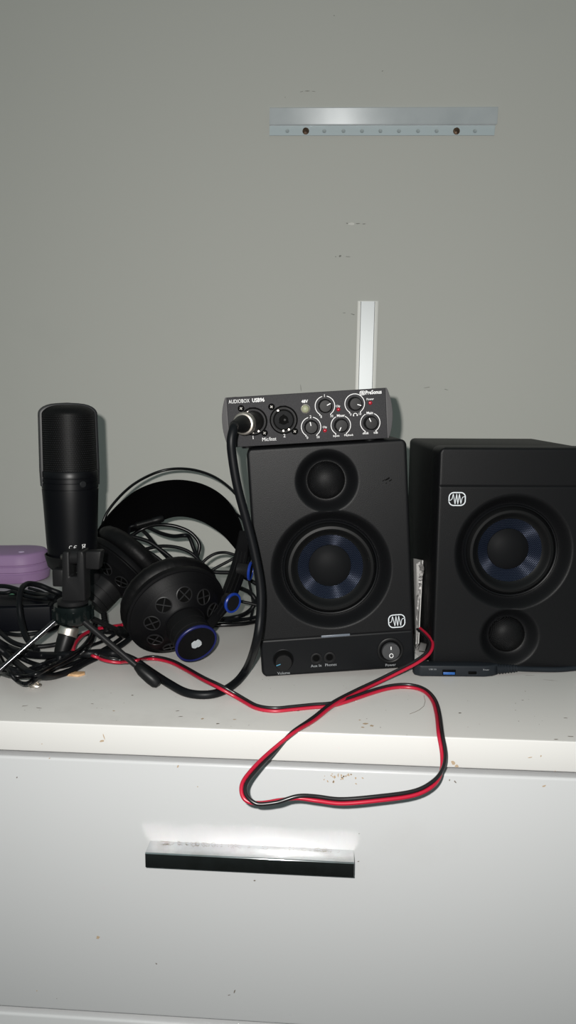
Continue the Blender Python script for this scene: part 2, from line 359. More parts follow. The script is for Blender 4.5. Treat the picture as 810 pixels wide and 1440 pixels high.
for i in range(3):
    z1 = zt - i*.2325; z0 = z1-.2268
    mb = MB(); mb.rbox((XL+.001, FRONT, z0), (XR-.001, FRONT+.018, z1), .0022)
    mb.rbox((XL+.03, FRONT+.018, z0+.02), (XR-.03, WALL-.03, z1-.03), 0)
    if i == 1:
        R = Matrix.Translation(Vector((XL, FRONT, z1))) @ Matrix.Rotation(-.012*-1*-1, 4, 'Y') @ Matrix.Translation(-Vector((XL, FRONT, z1)))
    if i == 0:
        def on_front(px, py, L, w, mi, a=0): fleck(mb, atY(px, py, FRONT), (1, 0, 0), (0, 0, 1), (0, -1, 0), L, w, mi, a)
        for k in range(26): on_front(rg.gauss(480, 16), 1088+abs(rg.gauss(0, 6)), rg.uniform(.0008, .004), rg.uniform(.0005, .0022), 1, rg.uniform(0, 3))
        for px, py, L, w, mi in ((640, 1099, .0035, .0012, 2), (632, 1097, .002, .001, 2), (24, 1093, .001, .002, 2), (70, 1066, .002, .0008, 1), (250, 1078, .003, .0014, 1), (278, 1106, .0012, .0012, 1), (330, 1394, .004, .0012, 2), (322, 1399, .003, .001, 2), (52, 1393, .002, .001, 1), (80, 1404, .0008, .0008, 2), (358, 1238, .0012, .002, 2), (505, 1172, .0012, .0010, 2), (504, 1211, .0016, .001, 2), (138, 1318, .003, .004, 1), (220, 1355, .0012, .002, 2), (785, 1083, .001, .001, 2), (765, 1105, .004, .0016, 1)): on_front(px, py, L, w, mi, rg.uniform(0, 3))
    d = mb.build('drawer', ['white', 'rust', 'grime'], DR)
    # handle: a chrome angle tab across the drawer face
    zb = T-.0972 - i*.2325; hx0, hx1 = -.1475, .0152
    P = [(0, .0016), (0, 0), (-.0162, -.0004), (-.0166, -.0125), (-.0154, -.0128), (-.0150, -.0020), (0, -.0018)]
    P = [(0, 0), (-.0158, 0), (-.0166, -.0008), (-.0166, -.0124), (-.0150, -.0124), (-.0150, -.0018), (0, -.0018)]
    h = MB(); h.prism(P, (hx0, FRONT, zb), (0, 1, 0), (0, 0, 1), (hx1-hx0, 0, 0), .0003)
    h.build('drawer_handle', 'chrome', d)
    if i == 0:
        f = MB()
        for k in range(70):
            x = hx0 + .012 + (hx1-hx0-.02)*random.random()**1.5
            l = random.uniform(.001, .0045); a = random.uniform(0, PI)
            y = FRONT-random.uniform(.0004, .0022); z = zb+.0003
            f.tube([(x, y, z), (x+l*math.cos(a)*.6, y-abs(l*.2*math.sin(a)), z+l*.25*random.random()+.0003), (x+l*math.cos(a), y-abs(l*.25*math.sin(a)), z+.0002)], .00008, 4)
        M['lint'] = mat('grey_brown_lint', (0.30, 0.25, 0.20), 0.9)
        q = f.build('dust_lint', 'lint', h and bpy.data.objects['drawer_handle']); q['kind'] = 'stuff'

# rail on the wall
RL = thing('wall_rail', 'aluminium mounting rail screwed flat to the grey wall, upper right', 'rail', atY(537, 172, WALL))
c = [atY(377.5, 153, WALL), atY(697.5, 152, WALL), atY(695.5, 191.5, WALL), atY(379, 191, WALL)]
ex = (c[1]-c[0]).normalized(); ez = ex.cross(Vector((0, 1, 0))) * -1
ez = Vector((0, 1, 0)).cross(ex) * 1
if ez.z < 0: ez = -ez
Lr = (c[1]-c[0]).length; Hr = (c[0]-c[3]).length
o0 = c[3] - ex*0.0
mb = MB()   # section: thin lip at the bottom, a raised sloping face above
sec = [(0, 0), (0, -.0016), (.0125, -.0016), (.0135, -.0042), (Hr-.001, -.0050), (Hr, -.0042), (Hr, 0)]
vs = []; n = len(sec)
for sx, kx in ((0, 0), (1, 1)):
    for z, y in sec:
        x = Lr*sx*(1 if z > .013 else .992) ; vs.append(o0 + ex*x + ez*z + Vector((0, y, 0)))
fs = [[i, (i+1) % n, n+(i+1) % n, n+i] for i in range(n)] + [list(range(n))[::-1], list(range(n, 2*n))]
mb.add(vs, fs, 0, False)
for i in range(len(mb.m)): pass
mb.m[1] = 1; mb.m[0] = 1
rail = mb.build('rail_bar', ['alu', 'alu_lip'], RL)
for px in (404, 430, 456, 483, 509, 535, 561, 588, 614, 642, 668):
    p = atY(px, 184.2, WALL-.0018); p.y = WALL-.0016
    mb = MB()
    if px in (430, 642):
        mb.lathe([(0, .0022), (.0025, .0020), (.0044, .0008), (.0046, 0)], p, (0, -1, 0), 20)
        for a in (.5, .5+PI/2):
            d = Vector((math.cos(a), 0, math.sin(a))); mb.tube([p+Vector((0, -.0022, 0))-d*.0022, p+Vector((0, -.0022, 0))+d*.0022], .0005, 6)
        mb.build('screw', 'screw', RL)
    else:
        mb.lathe([(0, .0003), (.0017, .0003), (.0024, .0006), (.0026, 0)], p, (0, -1, 0), 16)
        mb.build('punched_hole', 'hole', RL)
# vertical strip on the wall
a, b_, c_, d_ = atY(503, 425, WALL), atY(532, 425, WALL), atY(500, 545, WALL), atY(528, 545, WALL)
ST = thing('wall_trunking', 'narrow upright silver trunking strip on the wall behind the audio interface', 'trunking', atY(512, 560, WALL))
top_c = (a+b_)/2; bot_c = (c_+d_)/2; dn = (bot_c-top_c).normalized(); bot = top_c + dn*((top_c.z-T)/abs(dn.z)); w = (b_-a).length/2
sxv = Vector((1, 0, 0)); sxv = (sxv - dn*sxv.dot(dn)).normalized()
mb = MB(); mb.prism([(-w, 0), (-w, -.003), (-w*.80, -.0034), (w*.80, -.0034), (w, -.003), (w, 0)], bot+Vector((0, 0, .002)), sxv, (0, 1, 0), (top_c-bot)*.998); mb.build('base_channel', 'strip_edge', ST)
mb = MB(); mb.prism([(-w*.72, -.0034), (-w*.66, -.0058), (w*.62, -.0058), (w*.68, -.0034)], bot+Vector((0, 0, .002)), sxv, (0, 1, 0), (top_c-bot)*.996); mb.build('cover_strip', 'strip', ST)

# ------------------------------------------------------------------ monitor speakers
W_, D_, H_ = .141, .162, .210
def frame(o, yaw, roll):
    ax = Vector((math.cos(yaw), math.sin(yaw), 0)); ay = Vector((-math.sin(yaw), math.cos(yaw), 0)); az = Vector((0, 0, 1))
    rx = ax*math.cos(roll)+az*math.sin(roll); rz = -ax*math.sin(roll)+az*math.cos(roll)
    m = Matrix.Identity(4)
    for i in range(3): m[i][0], m[i][1], m[i][2], m[i][3] = rx[i], ay[i], rz[i], o[i]
    return m
TW, WF = (.0690, .1770), (.0690, .0965)
def dishes(x, z):
    y = 0.0
    for (cx, cz), r1, r0, dep in ((WF, .0548, .0435, .0125), (TW, .0285, .0172, .0105)):
        d = math.hypot(x-cx, z-cz)
        if d < r0-.002: y = max(y, .0275)
        elif d < r1:
            t = min(1, (r1-d)/(r1-r0)); y = max(y, dep*(t*t*(3-2*t))**.9)
    return y
def baffle_mesh(seam):
    mb = MB(); NX, NZ = 150, 222; rc = .006; vs = []
    for j in range(NZ+1):
        z = H_*j/NZ; e = min(z, H_-z)
        hw = W_/2 - (rc - math.sqrt(max(0, rc*rc-(rc-e)**2)) if e < rc else 0)
        for i in range(NX+1):
            x = W_/2 + hw*(2*i/NX-1); db = min(e, hw-abs(x-W_/2)); y = dishes(x, z)
            if db < .0025: y += .0025-math.sqrt(max(0, .0025**2-(.0025-db)**2))
            sz = .0352
            if abs(z-sz) < .0007 and db > .001: y += .0007
            vs.append((x, y, z))
    q = NX+1; fs = []; mi = []
    for j in range(NZ):
        for i in range(NX): fs.append([j*q+i, j*q+i+1, (j+1)*q+i+1, (j+1)*q+i]); mi.append(1 if (j+.5)/NZ*H_ < .0352 and seam else 0)
    o = len(mb.v); mb.add(vs, fs, 0, True); mb.m = mi
    # skirt back to the cabinet
    edge = [i for i in range(q)] + [j*q+NX for j in range(1, NZ+1)] + [NZ*q+i for i in range(NX-1, -1, -1)] + [j*q for j in range(NZ-1, 0, -1)]
    n0 = len(mb.v); mb.add([(vs[i][0], .031, vs[i][2]) for i in edge], [], 0)
    m = len(edge)
    for k in range(m): mb.f.append([edge[k], edge[(k+1) % m], n0+(k+1) % m, n0+k]); mb.m.append(0); mb.s.append(True)
    return mb
def wave_logo(mb, cx, cz, w, h, y, mi, flip=False, heavy=1.0):
    """rounded badge with a jagged wave inside"""
    ex, ez, n = Vector((1, 0, 0)), Vector((0, 0, 1)), Vector((0, 0, 0)); o = (cx, y, cz); r = h*.36; P = []
    for sx, sz, a0 in ((1, 1, 0), (-1, 1, PI/2), (-1, -1, PI), (1, -1, 3*PI/2)):
        for k in range(7):
            a = a0+PI/2*k/6; P.append((sx*(w/2-r)+r*math.cos(a), sz*(h/2-r)+r*math.sin(a)))
    P.append(P[0]); mb.ribbon(P + [P[1]], .0010*heavy, o, ex, ez, n, mi)
    wv = [(-.46, -.10), (-.38, -.08), (-.31, .02), (-.25, .44), (-.20, .10), (-.12, -.44), (-.04, .44), (.05, -.44), (.13, .44), (.24, -.42), (.29, .02), (.35, .16), (.46, .18)]
    wv = [(x*w, z*h*(.92 if abs(z) > .4 else 1)) for x, z in wv]
    if flip: wv = [(-x, -z) for x, z in wv]
    for a, b in zip(wv, wv[1:]): mb.ribbon([a, b], .00062*heavy, o, ex, ez, n, mi)
def speaker(name, label, mx, active):
    S = thing(name, label, 'speaker', None, mx)
    LW = dict(world=False)
    mb = MB(); mb.rbox((.0006, .029, .0006), (W_-.0006, D_, H_-.0006), .005, seg=4); mb.build('cabinet', 'vinyl', S, **LW)
    mb = baffle_mesh(active)
    if active:
        ex, ez = (1, 0, 0), (0, 0, 1)
        for t, x, z, sz in (('Volume', .0200, .0030, .0037), ('Aux In', .0502, .0078, .0037), ('Phones', .0636, .0078, .0037), ('Power', .1185, .0036, .0037)):
            mb.text(t, sz, (x, -.00015, z), ex, ez, 2)
        wave_logo(mb, .1258, .0450, .0148, .0118, -.00015, 3, False, .85)
    else: wave_logo(mb, .141-.0176, .210-.1634, .0148, .0118, -.00015, 3, True, .95)
    mb.build('front_baffle', ['baffle', 'gloss', 'ink_dim', 'logo'], S, **LW)
    ax = (0, -1, 0)
    # woofer: y is measured towards the viewer from the front plane
    o = (WF[0], 0, WF[1])
    mb = MB(); mb.lathe([(.0442, -.0135), (.0440, -.0100), (.0430, -.0088), (.0421, -.0092), (.0418, -.0115), (.0410, -.012)], o, ax, 72); wf = mb.build('woofer_ring', 'gloss', S, **LW)
    mb = MB(); mb.lathe([(.0420, -.0118), (.0410, -.0088), (.0388, -.0066), (.0365, -.0064), (.0343, -.0080), (.0328, -.0112), (.0302, -.0126), (.0295, -.0132)], o, ax, 72); mb.build('surround', 'rubber', S, **LW)
    mb = MB(); mb.lathe([(.0300, -.0126), (.0250, -.0156), (.0190, -.0192)], o, ax, 72); mb.build('woofer_cone', 'weave', S, **LW)
    mb = MB(); mb.lathe([(.0197, -.0192), (.0194, -.0180), (.0150, -.0152), (.0100, -.0136), (.005, -.0127), (0, -.0124)], o, ax, 60); mb.build('dust_cap', 'cap', S, **LW)
    o = (TW[0], 0, TW[1])
    mb = MB(); mb.lathe([(.0172, -.0125), (.0170, -.0090), (.0165, -.0072), (.0140, -.0040), (.0100, -.0014), (.0055, 0), (0, .0004)], o, ax, 60); mb.build('tweeter_grille', 'domemesh', S, **LW)
    if active:
        mb = MB(); mb.rbox((.0562, -.0006, .0341), (.0826, .0015, .0363), .0005); M.setdefault('ledbar', mat('grey_status_bar', (.10, .115, .14), .3)); mb.build('status_bar', 'ledbar', S, **LW)
        # volume knob in its well
        o = (.0205, 0, .0160)
        mb = MB(); mb.lathe([(.0098, .0001), (.0092, .0004), (.0088, .0002), (.0086, 0)], o, ax, 40, 1); mb.lathe([(.0088, .0002), (0, .0003)], o, ax, 40, 0)
        mb.build('knob_well', ['dark', 'gloss'], S, **LW)
        o2 = (.0206, 0, .0146)
        mb = MB(); mb.lathe([(.0080, .0), (.0079, .0042), (.0072, .0053), (0, .0055)], o2, ax, 40)
        mb.ribbon([(-.0068, -.0020), (-.0030, -.0009)], .0007, (o2[0], -.00565, o2[2]), (1, 0, 0), (0, 0, 1), (0, 0, 0), 1)
        M.setdefault('tick', mat('blue_tick', (.05, .22, .34), .5)); mb.build('volume_knob', ['knob', 'tick'], S, **LW)
        for jx in (.0506, .0629):
            mb = MB(); mb.lathe([(.0054, 0), (.0052, .0008), (.0040, .0010), (.0030, .0004), (.0028, -.0)], (jx, 0, .0150), ax, 32, 0); mb.lathe([(.0029, .0003), (0, .0003)], (jx, 0, .0150), ax, 32, 1)
            mb.build('headphone_jack' if jx > .06 else 'input_jack', ['plastic', 'dark'], S, **LW)
        o = (.1190, 0, .0172)
        mb = MB(); mb.lathe([(.0124, 0), (.0122, .0007), (.0110, .0012), (.0098, .0009), (.0088, -.0001)], o, ax, 48); mb.lathe([(.0090, .0002), (0, .0002)], o, ax, 40, 1); sw = mb.build('switch_bezel', ['rubber', 'dark'], S, **LW)
        mb = MB(); mb.lathe([(.0083, .0), (.0083, .0022), (.0079, .0030), (0, .0034)], o, ax, 40)
        ry = -.0040
        mb.add([(o[0]-.0004, ry, o[2]+.0022), (o[0]+.0004, ry, o[2]+.0022), (o[0]+.0004, ry, o[2]+.0052), (o[0]-.0004, ry, o[2]+.0052)], [[0, 1, 2, 3]], 1, False)
        mb.ribbon([(.0017*math.cos(a*PI/10), .0019*math.sin(a*PI/10)-.0034) for a in range(22)], .0006, (o[0], ry, o[2]), (1, 0, 0), (0, 0, 1), (0, 0, 0), 1)
        M.setdefault('rocker', mat('dark_grey_rocker', (.035, .036, .038), .35)); mb.build('power_rocker', ['rocker', 'ink'], S, **LW)
        # scuff dabs on the upper right of the front
        mb = MB()
        for (x, z, l, w) in ((.1225, .1755, .0040, .0013), (.1252, .1742, .0026, .0009), (.1190, .1744, .0022, .0006), (.1215, .1720, .0014, .0005)):
            mb.ribbon([(-l*.5, -l*.22), (0, 0), (l*.5, l*.3)], w, (x, -.0002, z), (1, 0, 0), (0, 0, 1), (0, 0, 0))
        mb.build('paint_chip', 'dark', S, **LW)
    return S
MXL = frame((-.0688, .6559, T), .1054, .0662)
LS = speaker('monitor_speaker', 'black speaker upright with control knob and power switch, interface on top', MXL, True)
# the second one stands on its head
m2 = frame((.0883, .6859, T+.0003), .0841, 0)
MXR = m2 @ Matrix.Translation(Vector((W_, 0, H_))) @ Matrix.Rotation(PI, 4, 'Y')
RS = speaker('monitor_speaker', 'black speaker standing upside down at the right edge, woofer above tweeter', MXR, False)

# ------------------------------------------------------------------ audio interface on the tilted speaker
IW, IH, ID = .1365, .0430, .128
cy, sy = math.cos(-.0399), math.sin(-.0399)
IMX = MXL @ Matrix.Translation(Vector((-.0138, -.0035, H_+.0022))) @ Matrix.Rotation(-.0399, 4, 'Z')
AI = thing('audio_interface', 'charcoal audio interface box with knobs lying on the upright speaker', 'audio interface', None, IMX)
LW = dict(world=False); EX, EZ, FR = (1, 0, 0), (0, 0, 1), (0, -1, 0)
mb = MB(); mb.rbox((.001, .002, .0006), (IW-.001, ID, IH-.0004), .001); mb.build('case', 'iface', AI, **LW)
KN = {'g1': (.0840, .0308), 'g2': (.0711, .0136), 'hp': (.1096, .0311), 'mix': (.0968, .0135), 'main': (.1222, .0141)}
mb = MB(); mb.rbox((0, 0, 0), (IW, .0022, IH), .0006)
Y = -.00015
def arc(mb, c, r, a0, a1, w=.00055, n=40):
    mb.ribbon([(r*math.cos(math.radians(a0+(a1-a0)*k/n)), r*math.sin(math.radians(a0+(a1-a0)*k/n))) for k in range(n+1)], w, (c[0], Y, c[1]), EX, EZ, (0, 0, 0), 1)
for k, gap in (('g1', 14), ('g2', 14), ('hp', 0), ('mix', 28), ('main', 26)):
    c = KN[k]; r = .0084
    arc(mb, c, r, 90+gap, 238); arc(mb, c, r, 90-gap, -58)
    for s in (238, -58):
        a = math.radians(s); mb.ribbon([(r*math.cos(a), r*math.sin(a)), ((r+.0007)*math.cos(a)-.0002, (r+.0010)*math.sin(a))], .0008, (c[0], Y, c[1]), EX, EZ, (0, 0, 0), 1)
for t, x, z, s, b in (('1', .0840, .0394, .0034, .00003), ('2', .0711, .0222, .0034, .00003), ('0', .0803, .0217, .0030, .00002), ('10', .0893, .0217, .0030, .00002),
                   ('0', .0674, .0044, .0030, .00002), ('10', .0766, .0044, .0030, .00002), ('0', .1058, .0220, .0028, .00002), ('10', .1136, .0220, .0028, .00002),
                   ('Mixer', .0972, .0217, .0031, .00005), ('Main', .1222, .0224, .0032, .00005), ('Inputs', .0924, .0046, .0024, .00003), ('Playback', .1032, .0046, .0024, .00003),
                   ('-80dB', .1176, .0052, .0024, .00003), ('0dB', .1266, .0052, .0024, .00003), ('Clip', .0952, .0299, .0024, .00003), ('Clip', .0829, .0127, .0024, .00003), ('Power', .1230, .0342, .0025, .00003),
                   ('48V', .0668, .0356, .0036, .0001), ('1', .0205, .0074, .0042, .00002), ('2', .0477, .0074, .0042, .00002), ('Mic/Inst', .0343, .0052, .0046, 0)):
    mb.text(t, s, (x, Y, z), EX, EZ, 1, bold=b, sx=.85 if t == 'Mic/Inst' else .95)
mb.text('AUDIOBOX', .0046, (.0016, Y, .0391), EX, EZ, 1, 'LEFT', 0, .74)
mb.text('USB96', .0046, (.0217, Y, .0391), EX, EZ, 1, 'LEFT', .00012, .86)
mb.text('PreSonus', .0046, (.1192, Y, .0398), EX, EZ, 1, 'LEFT', .00012, .80)
wave_logo(mb, .1166, .0398, .0042, .0032, Y, 1, False, .5)
mb.ribbon([(.0017*math.cos(a*PI/10), .0017*math.sin(a*PI/10)) for a in range(11)], .0005, (.1097, Y, .0213), EX, EZ, (0, 0, 0), 1)   # headphone sign
for s in (-1, 1): mb.ribbon([(.0017*s, .0003), (.0015*s, -.0007)], .0009, (.1097, Y, .0213), EX, EZ, (0, 0, 0), 1)
mb.build('face_plate', ['iface', 'ink'], AI, **LW)
for s in (0, 1):                                # bowed end caps
    prof = [(0, 0), (.0012, 0)] if 0 else None
    P = [];
    for k in range(13):
        z = IH*k/12; b = .0012+.0042*math.sin(PI*k/12)**.8; P.append((b, z))
    P = [(0, 0)] + P + [(0, IH)]
    if s == 0: P = [(-x, z) for x, z in P][::-1]
    mb = MB(); mb.prism(P, (IW if s else 0, .0004, 0), EX, EZ, (0, ID-.001, 0), .0004, smooth=True); mb.build('end_cap', 'iface_cap', AI, **LW)
for x in (.014, IW-.014):
    for y in (.014, ID-.02):
        mb = MB(); mb.lathe([(0, -.0022), (.0045, -.0022), (.005, 0.0006)], (x, y, 0), (0, 0, 1), 20); mb.build('rubber_foot', 'rubber', AI, **LW)
def pot(name, c, ang):
    o = (c[0], 0, c[1]); mb = MB()
    mb.lathe([(.0060, 0), (.0060, .0015), (.0056, .0022), (.0054, .0105), (.0048, .0114), (0, .0116)], o, FR, 40)
    a = math.radians(ang); mb.ribbon([(.0014*math.cos(a), .0014*math.sin(a)), (.0048*math.cos(a), .0048*math.sin(a))], .0007, (c[0], -.01175, c[1]), EX, EZ, (0, 0, 0), 1)
    mb.build(name, ['knob', 'ink'], AI, **LW)
pot('gain_knob', KN['g1'], 25); pot('gain_knob', KN['g2'], 100); pot('headphone_knob', KN['hp'], -20); pot('mixer_knob', KN['mix'], 243); pot('main_knob', KN['main'], 112)
for x, z in ((.0954, .0271), (.0829, .0098), (.1230, .0310)):
    mb = MB(); mb.lathe([(.0017, 0), (.0016, .0008), (.0010, .0013), (0, .0015)], (x, 0, z), FR, 20); mb.build('indicator_lamp', 'red_led', AI, **LW)
mb = MB(); mb.lathe([(.0040, 0), (.0039, .0009), (.0034, .0011), (.0033, .0004)], (.0672, 0, .0293), FR, 30, 1); mb.lathe([(.0032, 0), (.0031, .0022), (.0025, .0027), (0, .0028)], (.0670, 0, .0293), FR, 30, 0); mb.build('phantom_power_button', ['btn', 'silver'], AI, **LW)
JK = ((.0217, .0212), (.0479, .0210))
for i, (x, z) in enumerate(JK):
    mb = MB(); o = (x, 0, z)
    mb.lathe([(.0122, 0), (.0120, .0012), (.0110, .0014)], o, FR, 48, 1)
    mb.lathe([(.0110, .0014), (.0107, .0022), (.0101, .0022), (.0098, .0003)], o, FR, 48, 2)
    mb.lathe([(.0093, .0003), (0, .0003)], o, FR, 48, 1)
    mb.lathe([(.0080, .0003), (.0079, .0010), (.0040, .0012), (.0036, .0004)], o, FR, 40, 3)
    for a in (-65, -95, 118): mb.lathe([(.0009, .0004), (.0008, .0012), (0, .0013)], (x+.0094*math.cos(math.radians(a)), 0, z+.0094*math.sin(math.radians(a))), FR, 10, 4)  # small silver bits added as painted glints round the socket rim
    for a in (90, 210, 330):
        r_ = .0038; mb.lathe([(.0011, .0006), (.0010, .0014), (0, .0014)], (x+r_*math.cos(math.radians(a)), 0, z+r_*math.sin(math.radians(a))), FR, 12, 1)
    mb.lathe([(.0012, .0005), (.0010, .0016), (0, .0017)], (x+.001, 0, z), FR, 14, 2)
    mb.rbox((x-.003, -.0014, z+.0100), (x+.003, 0, z+.0122), .0004, 1)
    mb.build('combo_socket', ['gloss', 'dark', 'knob', 'cap', 'silver'], AI, **LW)
    for sx, sz in ((-.0098, .0118), (.0090, -.0104)):
        c = (x+sx, 0, z+sz); mb = MB(); mb.lathe([(.0029, 0), (.0028, .0006), (.0018, .0012), (0, .0012)], c, FR, 20)
        for a in (.6, .6+PI/2): mb.ribbon([(-.0013*math.cos(a), -.0013*math.sin(a)), (.0013*math.cos(a), .0013*math.sin(a))], .0005, (c[0], -.0013, c[2]), EX, EZ, (0, 0, 0), 1)
        mb.build('panel_screw', ['dark', 'shell'], AI, **LW)

# ------------------------------------------------------------------ microphone cable with plugs
jw = IMX @ Vector((JK[0][0], 0, JK[0][1]))
pd = (atY(334, 598, jw.y-.034) - jw).normalized()
PE = jw + pd*.036
cab = [PE - pd*.004, PE + pd*.006] + path([(328, 604, 'y', .604), (325, 620, 'y', .601), (327, 645, 'y', .602), (334, 685, 'y', .604), (346, 730, 'y', .607), (358, 778, 'y', .609), (366, 825, 'y', .609),
      (366, 865, 'y', .607), (360, 905, 'y', .606), (347, 940, 'z', .012), (328, 963, 'z', .0045), (300, 976, 'z', .004), (265, 975, 'z', .004), (237, 961, 'z', .004), (208, 942, 'z', .004), (185, 927, 'z', .006), (155, 918, 'z', .009),
      (112, 920, 'z', .009), (70, 922, 'z', .008), (35, 919, 'z', .007), (5, 908, 'z', .005), (-20, 890, 'z', .004)])
MC = thing('microphone_cable', 'thick black microphone cable plugged into the interface and drooping past the upright speaker', 'cable', atZ(300, 976, 0))
mb = MB(); mb.lathe([(.0088, .0005), (.0092, .002), (.0092, .0200), (.0086, .0215)], jw, pd, 36); mb.build('plug_shell', 'shell', MC)
mb = MB(); mb.lathe([(.0084, .0175), (.0095, .0180), (.0097, .0205), (.0095, .0225), (.0088, .0236), (.0070, .0240)], jw, pd, 36); mb.build('plug_ring', 'silver', MC)
mb = MB(); mb.lathe([(.0076, .0225), (.0074, .0255), (.0060, .0320), (.0047, .0400), (.0041, .0425), (.0036, .0425)], jw, pd, 32); mb.build('plug_boot', 'rubber', MC)

# ------------------------------------------------------------------ microphone
MY = .679
mbot, mtop = atY(102.5, 791, MY), atY(95, 569, MY)
axm = (mtop-mbot).normalized(); ML = (mtop-mbot).length
pxm = MY/FPX*1.0
MI = thing('microphone', 'large black studio microphone standing upright with woven grille head', 'microphone', mbot)
hint = (1, 0, 0)
g0 = ML*.595       # where the grille starts
def rr(px): return px/FPX*MY*.99
mb = MB(); prof = [(0, 0), (rr(33), .0), (rr(34.5), .003), (rr(36.5), .02), (rr(39), .058), (rr(40), g0-.018), (rr(40), g0-.0175)]
for z in (g0-.0165, g0-.0105, g0-.0062): prof += [(rr(40), z-.0005), (rr(39.2), z-.0002), (rr(39.2), z+.0003), (rr(40), z+.0006)]
prof += [(rr(40), g0-.0006), (rr(39.4), g0), (rr(37), g0+.0003), (0, g0+.0003)]
mb.lathe(prof, mbot, axm, 64); 
a_, u_, v_ = basis(axm, (0, -1, 0))
cem = mbot + axm*.0098
mb.build('body', 'mic', MI)
# CE mark and crossed-out bin print near the foot of the body
mb = MB(); R0 = rr(36.1)+.0003
def on_body(xa, z):
    fr = Vector((0, -1, 0)); fr = (fr - axm*fr.dot(axm)).normalized(); sd = Vector((1, 0, 0)); sd = (sd-axm*sd.dot(axm)).normalized()
    an = xa/R0; return mbot + axm*z + fr*(R0*math.cos(an)) + sd*(R0*math.sin(an))
def printed(mb, P, w):
    for (a, b) in zip(P, P[1:]):
        p, q = on_body(*a), on_body(*b); mb.tube([p, q], w, 5)
zz = .0188
for cx in (.0070, .0112):
    printed(mb, [(cx+.0016*math.cos(math.radians(t)), zz+.0018*math.sin(math.radians(t))) for t in range(60, 301, 24)], .00022)
printed(mb, [(.0098, zz), (.0114, zz)], .0002)
bx = .0186
printed(mb, [(bx-.0016, zz+.0022), (bx+.0016, zz+.0022)], .0002); printed(mb, [(bx-.0014, zz+.0018), (bx-.0009, zz-.0016), (bx+.0009, zz-.0016), (bx+.0014, zz+.0018)], .0002)
printed(mb, [(bx-.0018, zz-.0018), (bx+.0018, zz+.002)], .00018); printed(mb, [(bx+.0018, zz-.0018), (bx-.0018, zz+.002)], .00018)
mb.build('printed_mark', 'ink', MI)
mb = MB(); fr = Vector((0, -1, 0)); fr = (fr-axm*fr.dot(axm)).normalized(); sd = fr.cross(axm)
if sd.x < 0: sd = -sd
an = .80; bd = fr*math.cos(an)+sd*math.sin(an)
mb.lathe([(.0030, -.001), (.0030, .0004), (.0025, .0009), (0, .0010)], mbot + axm*(g0-.0112) + bd*rr(40), bd, 24); mb.build('front_badge', 'mic2', MI)
# grille head
mb = MB(); prof = []; N = 40; tot = ML-g0
for k in range(N+1):
    t = k/N
    if t < .62: r, z = rr(38.6 - 1.6*t/.62*.6), tot*.86*t/.62
    else:
        q = (t-.62)/.38*PI/2; r, z = rr(37.6)*(math.cos(q)**.62 if q < PI/2-1e-6 else 0), tot*(.86+.14*math.sin(q)**1.15)
    prof.append((r, g0+z))
prof[-1] = (0, ML)
mb.lathe(prof, mbot, axm, 96, uv=True, hint=(0, -1, 0)); mb.build('grille', 'grille', MI)
mb = MB(); fw = []                       # frame band: arches over the head from side to side
side = (sd*math.cos(.5) - fr*math.sin(.5))
hp = [(-rr(39.4), g0-.014)] + [(-r*1.022-.0004, z+.0003) for r, z in prof[::2]][:-1]
arch = hp + [(0, ML+.0006)] + [(-x, z) for x, z in hp[::-1]]
band = [mbot + side*x + axm*z for x, z in arch]
mb.tube(band, 1, 8, flat=(.0011, .0042), upv=None) if 0 else None
nb = side.cross(axm)
vs = []; n = len(band)
for i, p in enumerate(band):
    t = (band[min(i+1, n-1)]-band[max(i-1, 0)]).normalized(); on = t.cross(nb); on.normalize()
    if on.dot(p-(mbot+axm*(g0+.02))) < 0: on = -on
    for q, w in ((0, -.0042), (.0012, -.0036), (.0012, .0036), (0, .0042), (-.0012, .0042), (-.0012, -.0042)): vs.append(p + on*q + nb*w)
fs = [[i*6+k, i*6+(k+1) % 6, (i+1)*6+(k+1) % 6, (i+1)*6+k] for i in range(n-1) for k in range(6)] + [list(range(6)), list(range((n-1)*6, n*6))]
mb.add(vs, fs); mb.build('grille_frame', 'mic2', MI)
# plug under the microphone
XC = thing('plug_cable', 'black cable with silver-ringed connector hanging under the microphone stand collar', 'cable', atZ(84, 921, 0))
p0, p1, p2 = atY(99, 868, .678), atY(96, 888, .674), atY(85, 922, .664)
d1 = (p2-p1).normalized()
mb = MB(); mb.lathe([(.0078, -.0300), (.0080, -.012), (.0080, -.002)], p1, d1, 28); mb.build('connector_shell', 'shell', XC)
mb = MB(); mb.lathe([(.0078, -.0048), (.0092, -.0044), (.0093, .0040), (.0086, .0044)], p1, d1, 32); mb.build('connector_ring', 'silver', XC)
mb = MB(); mb.lathe([(.0084, .0038), (.0082, .0100), (.0070, .0200), (.0052, .0270), (.0036, .0275)], p1, d1, 28); mb.build('connector_boot', 'rubber', XC)
pp = [p1 + d1*.024, p1+d1*.032] + path([(66, 944, 'z', .005), (38, 950, 'z', .004), (8, 940, 'z', .004), (-20, 925, 'z', .004)])

